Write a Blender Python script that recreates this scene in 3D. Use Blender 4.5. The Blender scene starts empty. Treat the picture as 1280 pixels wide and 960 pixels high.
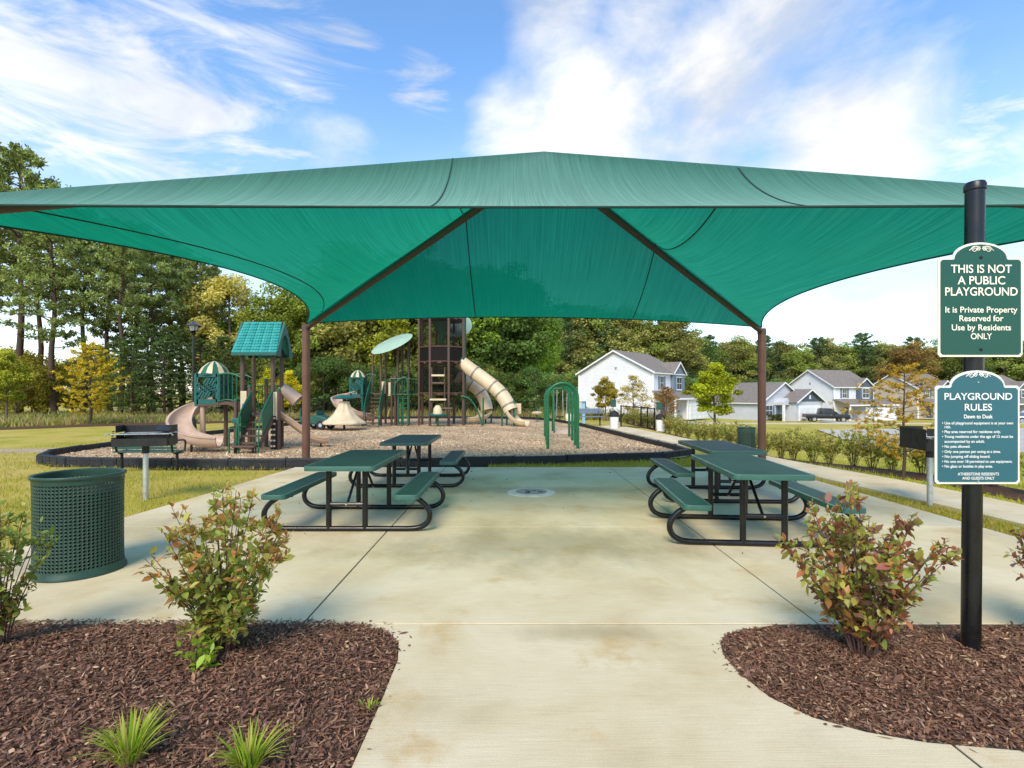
import bpy, bmesh, math, random
import numpy as np
from mathutils import Vector, Matrix, Euler
from mathutils.bvhtree import BVHTree

random.seed(7)
rng = np.random.default_rng(7)
SC = bpy.context.scene
COL = SC.collection
R = math.radians

# ------------------------------------------------------------------ camera
cam_d = bpy.data.cameras.new('camera')
cam = bpy.data.objects.new('camera', cam_d)
COL.objects.link(cam)
cam.location = (0, 0, 1.51)
cam.rotation_euler = (R(90), 0, 0)
cam_d.sensor_width = 36
cam_d.lens = 680 / 1280 * 36
cam_d.shift_y = 13 / 1280
cam_d.clip_start = 0.05
cam_d.clip_end = 2000
SC.camera = cam

# ------------------------------------------------------------------ light
SUN_EL, SUN_AZ = 43, 196          # azimuth clockwise from +Y: behind the camera, a little left
world = bpy.data.worlds.new('World')
SC.world = world
world.use_nodes = True
nt = world.node_tree
for n in list(nt.nodes):
    nt.nodes.remove(n)


def N(tree, kind, **kw):
    n = tree.nodes.new(kind)
    for k, v in kw.items():
        if k == 'inp':
            for kk, vv in v.items():
                n.inputs[kk].default_value = vv
        else:
            setattr(n, k, v)
    return n


def pix_dir(px, py):
    return Vector(((px - 640) / 680, 1, (493 - py) / 680)).normalized()


def build_sky():
    L = nt.links.new
    out = N(nt, 'ShaderNodeOutputWorld')
    bg = N(nt, 'ShaderNodeBackground', inp={'Strength': 0.15})
    L(bg.outputs[0], out.inputs[0])
    sky = N(nt, 'ShaderNodeTexSky', sky_type='NISHITA', sun_disc=False)
    sky.sun_elevation = R(SUN_EL)
    sky.sun_rotation = R(SUN_AZ)
    sky.air_density = 1.0
    sky.dust_density = 0.15
    sky.ozone_density = 1.6
    tc = N(nt, 'ShaderNodeTexCoord')
    sep = N(nt, 'ShaderNodeSeparateXYZ')
    L(tc.outputs['Generated'], sep.inputs[0])
    # billow noise, stretched sideways as clouds seen towards the horizon are
    mp = N(nt, 'ShaderNodeMapping')
    mp.inputs['Scale'].default_value = (1.0, 1.0, 2.0)
    mp.inputs['Location'].default_value = (3.1, 0.4, 1.7)
    L(tc.outputs['Generated'], mp.inputs[0])
    nz = N(nt, 'ShaderNodeTexNoise', inp={'Scale': 3.0, 'Detail': 9.0, 'Roughness': 0.58, 'Distortion': 0.35})
    L(mp.outputs[0], nz.inputs['Vector'])
    nz2 = N(nt, 'ShaderNodeTexNoise', inp={'Scale': 7.0, 'Detail': 8.0, 'Roughness': 0.62, 'Distortion': 0.9})
    mp2 = N(nt, 'ShaderNodeMapping')
    mp2.inputs['Scale'].default_value = (0.55, 1.0, 2.6)
    mp2.inputs['Rotation'].default_value = (0, R(16), 0)
    L(tc.outputs['Generated'], mp2.inputs[0])
    L(mp2.outputs[0], nz2.inputs['Vector'])

    def blobs(lst):
        acc = None
        for px, py, r, w in lst:
            c = pix_dir(px, py)
            d = N(nt, 'ShaderNodeVectorMath', operation='DISTANCE')
            d.inputs[1].default_value = c
            L(tc.outputs['Generated'], d.inputs[0])
            m = N(nt, 'ShaderNodeMapRange', interpolation_type='SMOOTHSTEP')
            m.inputs['From Min'].default_value = r
            m.inputs['From Max'].default_value = 0.0
            m.inputs['To Min'].default_value = 0.0
            m.inputs['To Max'].default_value = w
            L(d.outputs['Value'], m.inputs['Value'])
            if acc is None:
                acc = m.outputs[0]
            else:
                a = N(nt, 'ShaderNodeMath', operation='MAXIMUM')
                L(acc, a.inputs[0])
                L(m.outputs[0], a.inputs[1])
                acc = a.outputs[0]
        return acc
    heavy = blobs([(975, 20, .22, 1.0), (900, 110, .26, 1.05), (1040, 160, .24, 1.0), (760, 150, .26, .85), (810, 30, .17, .8),
                   (690, -5, .17, .9), (640, 150, .15, .6), (1110, 170, .16, .6), (430, 195, .16, .55), (870, 200, .3, .85),
                   (-500, 250, .5, .8), (1900, 200, .5, .8)])
    wisp = blobs([(60, 90, .26, .9), (190, 120, .28, .95), (330, 110, .24, .75), (130, 40, .26, .6), (430, 40, .16, .55),
                  (530, 95, .12, .6), (1200, 190, .14, .8), (1090, 350, .26, .8), (300, 60, .12, .5), (120, 190, .3, .55)])
    # cloud cover = noise pushed up inside the banks
    add = N(nt, 'ShaderNodeMath', operation='MULTIPLY_ADD', inp={1: 0.54, 2: 0.0})
    L(heavy, add.inputs[0])
    L(nz.outputs['Fac'], add.inputs[2])
    r1 = N(nt, 'ShaderNodeMapRange', interpolation_type='SMOOTHSTEP', inp={'From Min': 0.56, 'From Max': 1.06})
    L(add.outputs[0], r1.inputs['Value'])
    add2 = N(nt, 'ShaderNodeMath', operation='MULTIPLY_ADD', inp={1: 0.42, 2: 0.0})
    L(wisp, add2.inputs[0])
    L(nz2.outputs['Fac'], add2.inputs[2])
    r2 = N(nt, 'ShaderNodeMapRange', interpolation_type='SMOOTHSTEP', inp={'From Min': 0.58, 'From Max': 0.98, 'To Max': 0.9})
    L(add2.outputs[0], r2.inputs['Value'])
    mx = N(nt, 'ShaderNodeMath', operation='MAXIMUM')
    L(r1.outputs[0], mx.inputs[0])
    L(r2.outputs[0], mx.inputs[1])
    # thin veil low over the horizon, all round
    veil = N(nt, 'ShaderNodeMapRange', interpolation_type='SMOOTHSTEP', inp={'From Min': 0.55, 'From Max': 0.02, 'To Min': 0.04, 'To Max': 0.45})
    L(sep.outputs['Z'], veil.inputs['Value'])
    mx2 = N(nt, 'ShaderNodeMath', operation='MAXIMUM')
    L(mx.outputs[0], mx2.inputs[0])
    L(veil.outputs[0], mx2.inputs[1])
    # cloud brightness with a little shading of its own
    cr = N(nt, 'ShaderNodeMix', data_type='RGBA', inp={6: (1.9, 2.0, 2.15, 1), 7: (3.05, 3.0, 2.9, 1)})
    crm = N(nt, 'ShaderNodeMapRange', inp={'From Min': 0.36, 'From Max': 0.62})
    L(nz.outputs['Fac'], crm.inputs['Value'])
    L(crm.outputs[0], cr.inputs[0])
    hs = N(nt, 'ShaderNodeHueSaturation', inp={'Saturation': SKY_SAT, 'Value': SKY_VAL})
    L(sky.outputs[0], hs.inputs['Color'])
    mix = N(nt, 'ShaderNodeMix', data_type='RGBA')
    L(mx2.outputs[0], mix.inputs[0])
    L(hs.outputs[0], mix.inputs[6])
    L(cr.outputs[2], mix.inputs[7])
    L(mix.outputs[2], bg.inputs['Color'])


SKY_SAT, SKY_VAL = 1.2, 0.78
build_sky()
world.cycles.sampling_method = 'MANUAL'
world.cycles.sample_map_resolution = 1024

sun_d = bpy.data.lights.new('sun', 'SUN')
sun_d.energy = 1.5
sun_d.angle = R(26)
sun_d.color = (1.0, 0.88, 0.68)
sun = bpy.data.objects.new('sun', sun_d)
COL.objects.link(sun)
_sd = Vector((math.sin(R(SUN_AZ)) * math.cos(R(SUN_EL)), math.cos(R(SUN_AZ)) * math.cos(R(SUN_EL)), math.sin(R(SUN_EL))))
sun.rotation_euler = _sd.to_track_quat('Z', 'Y').to_euler()
sun.location = (0, -5, 20)

SC.view_settings.view_transform = 'Standard'
SC.view_settings.look = 'None'
SC.view_settings.gamma = 1
SC.view_settings.use_curve_mapping = False
SC.view_settings.exposure = 1.42
SC.render.engine = 'CYCLES'
SC.cycles.max_bounces = 8
SC.cycles.transparent_max_bounces = 12
SC.cycles.use_denoising = True


# ------------------------------------------------------------------ tools
def P(px, py, Y):
    """a photograph point at depth Y -> place"""
    return Vector(((px - 640) / 680 * Y, Y, 1.51 + (493 - py) / 680 * Y))


def sstep(a, b, x):
    t = np.clip((np.asarray(x, float) - a) / (b - a), 0, 1)
    return t * t * (3 - 2 * t)


def gz(x, y):
    """height of the natural ground"""
    x = np.asarray(x, float)
    y = np.asarray(y, float)
    z = -0.035 - 1.55 * sstep(30, 62, y) * sstep(-12, 8, x) - 1.25 * sstep(14, 52, x) * sstep(52, 95, y)
    z = z - 0.36 * sstep(5.9, 7.6, x) * sstep(9, 17, y) * (1 - sstep(26, 60, y) * .6)
    return z


def gzf(x, y):
    return float(gz(x, y))


def tag(o, label=None, cat=None, group=None, kind=None):
    if label:
        o['label'] = label
    if cat:
        o['category'] = cat
    if group:
        o['group'] = group
    if kind:
        o['kind'] = kind
    return o


def empty(name, loc=(0, 0, 0), rz=0, label=None, cat=None, group=None):
    o = bpy.data.objects.new(name, None)
    o.empty_display_size = 0.1
    COL.objects.link(o)
    o.location = loc
    o.rotation_euler = (0, 0, rz)
    return tag(o, label, cat, group)


def link(name, me, mat=None, parent=None):
    o = bpy.data.objects.new(name, me)
    COL.objects.link(o)
    if mat is not None and not me.materials:
        me.materials.append(mat)
    if parent is not None:
        o.parent = parent
    return o


def copy_tree(o, parent=None):
    c = o.copy()
    COL.objects.link(c)
    c.parent = parent
    for ch in list(o.children):
        copy_tree(ch, c)
    return c


def fast_mesh(name, verts, faces, tint=None, mat=None):
    verts = np.asarray(verts, np.float32)
    faces = np.asarray(faces, np.int32)
    me = bpy.data.meshes.new(name)
    n, k = faces.shape
    me.vertices.add(len(verts))
    me.vertices.foreach_set('co', verts.ravel())
    me.loops.add(n * k)
    me.loops.foreach_set('vertex_index', faces.ravel())
    me.polygons.add(n)
    me.polygons.foreach_set('loop_start', np.arange(0, n * k, k, dtype=np.int32))
    me.update(calc_edges=True)
    if tint is not None:
        t = np.ones((n, 4), np.float32)
        t[:, :3] = tint
        a = me.attributes.new('tint', 'FLOAT_COLOR', 'FACE')
        a.data.foreach_set('color', t.ravel())
    if mat is not None:
        me.materials.append(mat)
    return me


class MB:
    """collects shapes into one mesh"""

    def __init__(s):
        s.v = []
        s.f = []

    def add(s, vs, fs):
        o = len(s.v)
        s.v += [tuple(v) for v in vs]
        s.f += [tuple(i + o for i in f) for f in fs]
        return s

    def box(s, c, d, rz=0, rot=None):
        x, y, z = d[0] / 2, d[1] / 2, d[2] / 2
        pts = [Vector((a * x, b * y, e * z)) for e in (-1, 1) for b in (-1, 1) for a in (-1, 1)]
        m = Euler(rot).to_matrix() if rot else Matrix.Rotation(rz, 3, 'Z')
        pts = [m @ p + Vector(c) for p in pts]
        return s.add(pts, [(0, 2, 3, 1), (4, 5, 7, 6), (0, 1, 5, 4), (2, 6, 7, 3), (0, 4, 6, 2), (1, 3, 7, 5)])

    def span(s, a, b):
        c = [(a[i] + b[i]) / 2 for i in range(3)]
        return s.box(c, [abs(a[i] - b[i]) for i in range(3)])

    def bar(s, a, b, w, h):
        a, b = Vector(a), Vector(b)
        d = b - a
        m = d.to_track_quat('Y', 'Z').to_matrix()
        L = d.length
        pts = [a + m @ Vector((i * w / 2, j * L, k * h / 2)) for k in (-1, 1) for j in (0, 1) for i in (-1, 1)]
        return s.add(pts, [(0, 2, 3, 1), (4, 5, 7, 6), (0, 1, 5, 4), (2, 6, 7, 3), (0, 4, 6, 2), (1, 3, 7, 5)])

    def tube(s, pts, r, n=8, caps=True, closed=False):
        pts = [Vector(p) for p in pts]
        m = len(pts)
        rs = r if isinstance(r, (list, tuple)) else [r] * m
        up = None
        rings = []
        for i, p in enumerate(pts):
            if closed:
                d = pts[(i + 1) % m] - pts[i - 1]
            else:
                d = pts[min(i + 1, m - 1)] - pts[max(i - 1, 0)]
            if d.length < 1e-9:
                d = Vector((0, 0, 1))
            d.normalize()
            if up is None:
                up = d.orthogonal().normalized()
            else:
                up = (up - d * up.dot(d))
                if up.length < 1e-6:
                    up = d.orthogonal()
                up.normalize()
            side = d.cross(up)
            rings.append([p + (up * math.cos(2 * math.pi * k / n) + side * math.sin(2 * math.pi * k / n)) * rs[i] for k in range(n)])
        o = len(s.v)
        for rg in rings:
            s.v += [tuple(v) for v in rg]
        for i in range(m if closed else m - 1):
            j = (i + 1) % m
            for k in range(n):
                k2 = (k + 1) % n
                s.f.append((o + i * n + k, o + i * n + k2, o + j * n + k2, o + j * n + k))
        if caps and not closed:
            s.f.append(tuple(o + k for k in reversed(range(n))))
            s.f.append(tuple(o + (m - 1) * n + k for k in range(n)))
        return s

    def lathe(s, prof, n=24, c=(0, 0, 0), cap0=False, cap1=False):
        o = len(s.v)
        for r, z in prof:
            for k in range(n):
                a = 2 * math.pi * k / n
                s.v.append((c[0] + r * math.cos(a), c[1] + r * math.sin(a), c[2] + z))
        for i in range(len(prof) - 1):
            for k in range(n):
                k2 = (k + 1) % n
                s.f.append((o + i * n + k, o + i * n + k2, o + (i + 1) * n + k2, o + (i + 1) * n + k))
        if cap0:
            s.f.append(tuple(o + k for k in reversed(range(n))))
        if cap1:
            s.f.append(tuple(o + (len(prof) - 1) * n + k for k in range(n)))
        return s

    def prism(s, poly, axis, a, b):
        """2-D polygon pushed from a to b along an axis: 'x' (y,z) 'y' (x,z) 'z' (x,y)"""
        def pt(p, t):
            return {'x': (t, p[0], p[1]), 'y': (p[0], t, p[1]), 'z': (p[0], p[1], t)}[axis]
        n = len(poly)
        vs = [pt(p, a) for p in poly] + [pt(p, b) for p in poly]
        fs = [tuple(range(n)), tuple(reversed(range(n, 2 * n)))]
        for i in range(n):
            j = (i + 1) % n
            fs.append((i, j, n + j, n + i))
        return s.add(vs, fs)

    def sweep(s, pts, prof, closed_prof=True, caps=True, scale=None):
        """profile (sideways, up) swept along a path that keeps its up near +Z"""
        pts = [Vector(p) for p in pts]
        m, n = len(pts), len(prof)
        o = len(s.v)
        for i, p in enumerate(pts):
            d = (pts[min(i + 1, m - 1)] - pts[max(i - 1, 0)]).normalized()
            sd = d.cross(Vector((0, 0, 1)))
            if sd.length < 1e-6:
                sd = Vector((1, 0, 0))
            sd.normalize()
            up = sd.cross(d)
            k = scale[i] if scale else 1
            s.v += [tuple(p + sd * a * k + up * b * k) for a, b in prof]
        for i in range(m - 1):
            for k in range(n if closed_prof else n - 1):
                k2 = (k + 1) % n
                s.f.append((o + i * n + k, o + i * n + k2, o + (i + 1) * n + k2, o + (i + 1) * n + k))
        if caps and closed_prof:
            s.f.append(tuple(o + k for k in reversed(range(n))))
            s.f.append(tuple(o + (m - 1) * n + k for k in range(n)))
        return s

    def mesh(s, name, mat=None, smooth=None, bevel=0, seg=2, fix=True):
        me = bpy.data.meshes.new(name)
        me.from_pydata(s.v, [], s.f)
        if fix or bevel:
            bm = bmesh.new()
            bm.from_mesh(me)
            bmesh.ops.recalc_face_normals(bm, faces=bm.faces)
            if bevel:
                es = [e for e in bm.edges if len(e.link_faces) == 2 and e.calc_face_angle(0) > 0.5]
                bmesh.ops.bevel(bm, geom=es, offset=bevel, segments=seg, affect='EDGES', profile=0.5, clamp_overlap=True)
            bm.to_mesh(me)
            bm.free()
        me.update()
        if smooth is not None:
            me.shade_smooth()
            me.set_sharp_from_angle(angle=R(smooth))
        if mat is not None:
            me.materials.append(mat)
        return me

    def build(s, name, mat, parent=None, smooth=None, bevel=0, seg=2, fix=True):
        return link(name, s.mesh(name, mat, smooth, bevel, seg, fix), None, parent)


def spline(pts, n=6):
    """smooth path through points"""
    pts = [Vector(p) for p in pts]
    out = []
    for i in range(len(pts) - 1):
        p0 = pts[max(i - 1, 0)]
        p1, p2 = pts[i], pts[i + 1]
        p3 = pts[min(i + 2, len(pts) - 1)]
        for k in range(n):
            t = k / n
            out.append(0.5 * ((2 * p1) + (-p0 + p2) * t + (2 * p0 - 5 * p1 + 4 * p2 - p3) * t * t + (-p0 + 3 * p1 - 3 * p2 + p3) * t ** 3))
    out.append(pts[-1])
    return out


def inpoly(x, y, poly):
    x = np.asarray(x, float)
    y = np.asarray(y, float)
    c = np.zeros(x.shape, bool)
    j = len(poly) - 1
    for i in range(len(poly)):
        xi, yi = poly[i][0], poly[i][1]
        xj, yj = poly[j][0], poly[j][1]
        hit = ((yi > y) != (yj > y)) & (x < (xj - xi) * (y - yi) / (yj - yi + 1e-12) + xi)
        c ^= hit
        j = i
    return c


# ------------------------------------------------------------------ materials
def new_mat(name):
    m = bpy.data.materials.new(name)
    m.use_nodes = True
    t = m.node_tree
    for n in list(t.nodes):
        t.nodes.remove(n)
    return m, t, t.links.new


def pm(name, base, rough=0.55, metal=0.0, var=0.15, scale=3.0, bump=0.0, bscale=60.0, spec=0.5, coat=0.0, dirt=0.0, rvar=0.12):
    """painted / moulded surface with uneven colour, gloss and fine relief"""
    m, t, L = new_mat(name)
    out = N(t, 'ShaderNodeOutputMaterial')
    b = N(t, 'ShaderNodeBsdfPrincipled', inp={'Metallic': metal, 'Specular IOR Level': spec, 'Coat Weight': coat})
    L(b.outputs[0], out.inputs[0])
    tc = N(t, 'ShaderNodeTexCoord')
    nz = N(t, 'ShaderNodeTexNoise', inp={'Scale': scale, 'Detail': 6.0, 'Roughness': 0.62})
    L(tc.outputs['Object'], nz.inputs['Vector'])
    mr = N(t, 'ShaderNodeMapRange', inp={'From Min': 0.3, 'From Max': 0.7, 'To Min': 1 - var, 'To Max': 1 + var})
    L(nz.outputs['Fac'], mr.inputs['Value'])
    mu = N(t, 'ShaderNodeMix', data_type='RGBA', blend_type='MULTIPLY', inp={0: 1.0, 6: (*base, 1)})
    L(mr.outputs[0], mu.inputs[7])
    col = mu.outputs[2]
    if dirt:
        nd = N(t, 'ShaderNodeTexNoise', inp={'Scale': scale * 4.3, 'Detail': 8.0, 'Roughness': 0.7})
        L(tc.outputs['Object'], nd.inputs['Vector'])
        dr = N(t, 'ShaderNodeMapRange', inp={'From Min': 0.52, 'From Max': 0.75, 'To Max': dirt})
        L(nd.outputs['Fac'], dr.inputs['Value'])
        dm = N(t, 'ShaderNodeMix', data_type='RGBA', inp={7: (0.16, 0.13, 0.10, 1)})
        L(dr.outputs[0], dm.inputs[0])
        L(col, dm.inputs[6])
        col = dm.outputs[2]
    L(col, b.inputs['Base Color'])
    rr = N(t, 'ShaderNodeMapRange', inp={'From Min': 0.3, 'From Max': 0.7, 'To Min': max(rough - rvar, .05), 'To Max': min(rough + rvar, 1)})
    L(nz.outputs['Fac'], rr.inputs['Value'])
    L(rr.outputs[0], b.inputs['Roughness'])
    if bump:
        nb = N(t, 'ShaderNodeTexNoise', inp={'Scale': bscale, 'Detail': 4.0})
        L(tc.outputs['Object'], nb.inputs['Vector'])
        bp = N(t, 'ShaderNodeBump', inp={'Strength': bump, 'Distance': 0.01})
        L(nb.outputs['Fac'], bp.inputs['Height'])
        L(bp.outputs[0], b.inputs['Normal'])
    return m


def leaf_mat(name, use_obj=True, gloss=0.0, trans=0.35, base=(1, 1, 1), objvar=0.0):
    """foliage: per-leaf tint, times the colour of the plant"""
    m, t, L = new_mat(name)
    out = N(t, 'ShaderNodeOutputMaterial')
    at = N(t, 'ShaderNodeAttribute', attribute_name='tint')
    col = at.outputs['Color']
    if use_obj:
        oi = N(t, 'ShaderNodeObjectInfo')
        mu = N(t, 'ShaderNodeMix', data_type='RGBA', blend_type='MULTIPLY', inp={0: 1.0})
        L(col, mu.inputs[6])
        L(oi.outputs['Color'], mu.inputs[7])
        col = mu.outputs[2]
    if gloss:
        d = N(t, 'ShaderNodeBsdfPrincipled', inp={'Roughness': gloss, 'Specular IOR Level': 0.35})
        L(col, d.inputs['Base Color'])
    else:
        d = N(t, 'ShaderNodeBsdfDiffuse')
        L(col, d.inputs[0])
    tr = N(t, 'ShaderNodeBsdfTranslucent')
    ht = N(t, 'ShaderNodeMix', data_type='RGBA', blend_type='MULTIPLY', inp={0: 1.0, 7: (1.15, 1.2, 0.6, 1)})
    L(col, ht.inputs[6])
    L(ht.outputs[2], tr.inputs[0])
    mx = N(t, 'ShaderNodeMixShader', inp={0: trans})
    L(d.outputs[0], mx.inputs[1])
    L(tr.outputs[0], mx.inputs[2])
    L(mx.outputs[0], out.inputs[0])
    return m


def ramp(t, stops, interp='LINEAR'):
    n = t.nodes.new('ShaderNodeValToRGB')
    e = n.color_ramp.elements
    n.color_ramp.interpolation = interp
    while len(e) > 1:
        e.remove(e[-1])
    e[0].position = stops[0][0]
    e[0].color = (*stops[0][1], 1)
    for p, c in stops[1:]:
        x = e.new(p)
        x.color = (*c, 1)
    return n


def ground_mat(name, stops, scale, detail=8, rough=0.9, bump=0.5, bscale=80, fine=None, dist=0.02):
    m, t, L = new_mat(name)
    out = N(t, 'ShaderNodeOutputMaterial')
    b = N(t, 'ShaderNodeBsdfPrincipled', inp={'Roughness': rough, 'Specular IOR Level': 0.15})
    L(b.outputs[0], out.inputs[0])
    g = N(t, 'ShaderNodeNewGeometry')
    nz = N(t, 'ShaderNodeTexNoise', inp={'Scale': scale, 'Detail': detail, 'Roughness': 0.68})
    L(g.outputs['Position'], nz.inputs['Vector'])
    rp = ramp(t, stops)
    L(nz.outputs['Fac'], rp.inputs[0])
    col = rp.outputs[0]
    nf = N(t, 'ShaderNodeTexNoise', inp={'Scale': bscale, 'Detail': 4.0, 'Roughness': 0.7})
    L(g.outputs['Position'], nf.inputs['Vector'])
    if fine:
        mr = N(t, 'ShaderNodeMapRange', inp={'From Min': 0.3, 'From Max': 0.7, 'To Min': fine[0], 'To Max': fine[1]})
        L(nf.outputs['Fac'], mr.inputs['Value'])
        mu = N(t, 'ShaderNodeMix', data_type='RGBA', blend_type='MULTIPLY', inp={0: 1.0})
        L(col, mu.inputs[6])
        L(mr.outputs[0], mu.inputs[7])
        col = mu.outputs[2]
    L(col, b.inputs['Base Color'])
    bp = N(t, 'ShaderNodeBump', inp={'Strength': bump, 'Distance': dist})
    L(nf.outputs['Fac'], bp.inputs['Height'])
    L(bp.outputs[0], b.inputs['Normal'])
    return m


M = {}
M['black'] = pm('black_powder_coat', (0.006, 0.0065, 0.007), 0.3, 0, 0.25, 6, 0.05, 250, 0.45, dirt=0.035)
M['green_metal'] = pm('green_plastic_coat', (0.012, 0.075, 0.055), 0.45, 0, 0.2, 4, 0.06, 300, 0.5, dirt=0.10)
M['can_green'] = pm('green_can_coat', (0.016, 0.055, 0.034), 0.42, 0, 0.2, 5, 0.05, 300, 0.5, dirt=0.12)
M['brown_post'] = pm('brown_post_paint', (0.13, 0.06, 0.04), 0.5, 0, 0.18, 3, 0.05, 120, 0.4, dirt=0.15)
M['play_brown'] = pm('brown_play_paint', (0.10, 0.058, 0.042), 0.5, 0, 0.15, 3, 0, 60, 0.4)
M['play_green'] = pm('green_play_plastic', (0.01, 0.115, 0.055), 0.42, 0, 0.15, 4, 0, 60, 0.4)
M['arch_green'] = pm('green_arch_paint', (0.005, 0.12, 0.042), 0.35, 0, 0.15, 2, 0, 60, 0.5)
M['play_teal'] = pm('teal_play_plastic', (0.008, 0.10, 0.085), 0.42, 0, 0.15, 4, 0, 60, 0.4)
M['tan'] = pm('tan_play_plastic', (0.52, 0.37, 0.27), 0.45, 0, 0.12, 3, 0.03, 90, 0.4, dirt=0.25)
M['cream'] = pm('cream_play_plastic', (0.62, 0.50, 0.32), 0.45, 0, 0.12, 3, 0.03, 90, 0.4, dirt=0.22)
M['mint'] = pm('mint_disc_plastic', (0.34, 0.48, 0.34), 0.45, 0, 0.08, 3)
M['ring'] = pm('grey_brown_ring', (0.24, 0.195, 0.16), 0.5)
M['galv'] = pm('galvanised_steel', (0.55, 0.57, 0.58), 0.42, 0.75, 0.15, 14, 0.04, 150)
M['grill_black'] = pm('grill_black_steel', (0.012, 0.012, 0.013), 0.5, 0.2, 0.4, 9, 0.12, 90, dirt=0.25)
M['timber_black'] = pm('black_border_plastic', (0.014, 0.016, 0.02), 0.55, 0, 0.35, 5, 0.15, 70, 0.4, dirt=0.22)
M['white_paint'] = pm('white_trim', (0.8, 0.8, 0.8), 0.5, 0, 0.05, 2)
M['rubber'] = pm('rubber', (0.015, 0.015, 0.016), 0.75)
M['chrome'] = pm('chrome', (0.7, 0.7, 0.72), 0.2, 1.0, 0.05)
M['bark'] = pm('pine_bark', (0.10, 0.065, 0.048), 0.9, 0, 0.5, 5, 0.9, 18, 0.2)
M['bark_grey'] = pm('grey_bark', (0.13, 0.11, 0.09), 0.9, 0, 0.4, 5, 0.8, 18, 0.2)
M['twig'] = pm('shrub_twig', (0.10, 0.055, 0.045), 0.8, 0, 0.4, 20, 0.3, 100, 0.2)
M['leaf'] = leaf_mat('tree_leaves')
M['needle'] = leaf_mat('pine_needles', trans=0.22)
M['shrub_leaf'] = leaf_mat('shrub_leaves', use_obj=False, gloss=0.42, trans=0.3)
M['blade'] = leaf_mat('grass_blades', use_obj=False, trans=0.35)
M['chip'] = leaf_mat('mulch_chips', use_obj=False, trans=0.0)
M['glass'] = pm('window_glass', (0.03, 0.045, 0.06), 0.08, 0, 0.2, 1, 0, 10, 0.8)
M['shutter'] = pm('blue_grey_shutter', (0.14, 0.19, 0.25), 0.6, 0, 0.1)
M['sign_white'] = pm('sign_cream_paint', (0.78, 0.77, 0.66), 0.45, 0, 0.05, 6)
M['sign_green'] = pm('sign_green_paint', (0.006, 0.075, 0.05), 0.38, 0, 0.08, 3)
M['sign_blue'] = pm('sign_blue_green_paint', (0.022, 0.115, 0.145), 0.38, 0, 0.08, 3)
M['sign_text'] = pm('sign_lettering', (0.80, 0.78, 0.66), 0.5, 0, 0.03)
M['sign_text_white'] = pm('sign_white_lettering', (0.80, 0.82, 0.80), 0.5, 0, 0.03)


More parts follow.
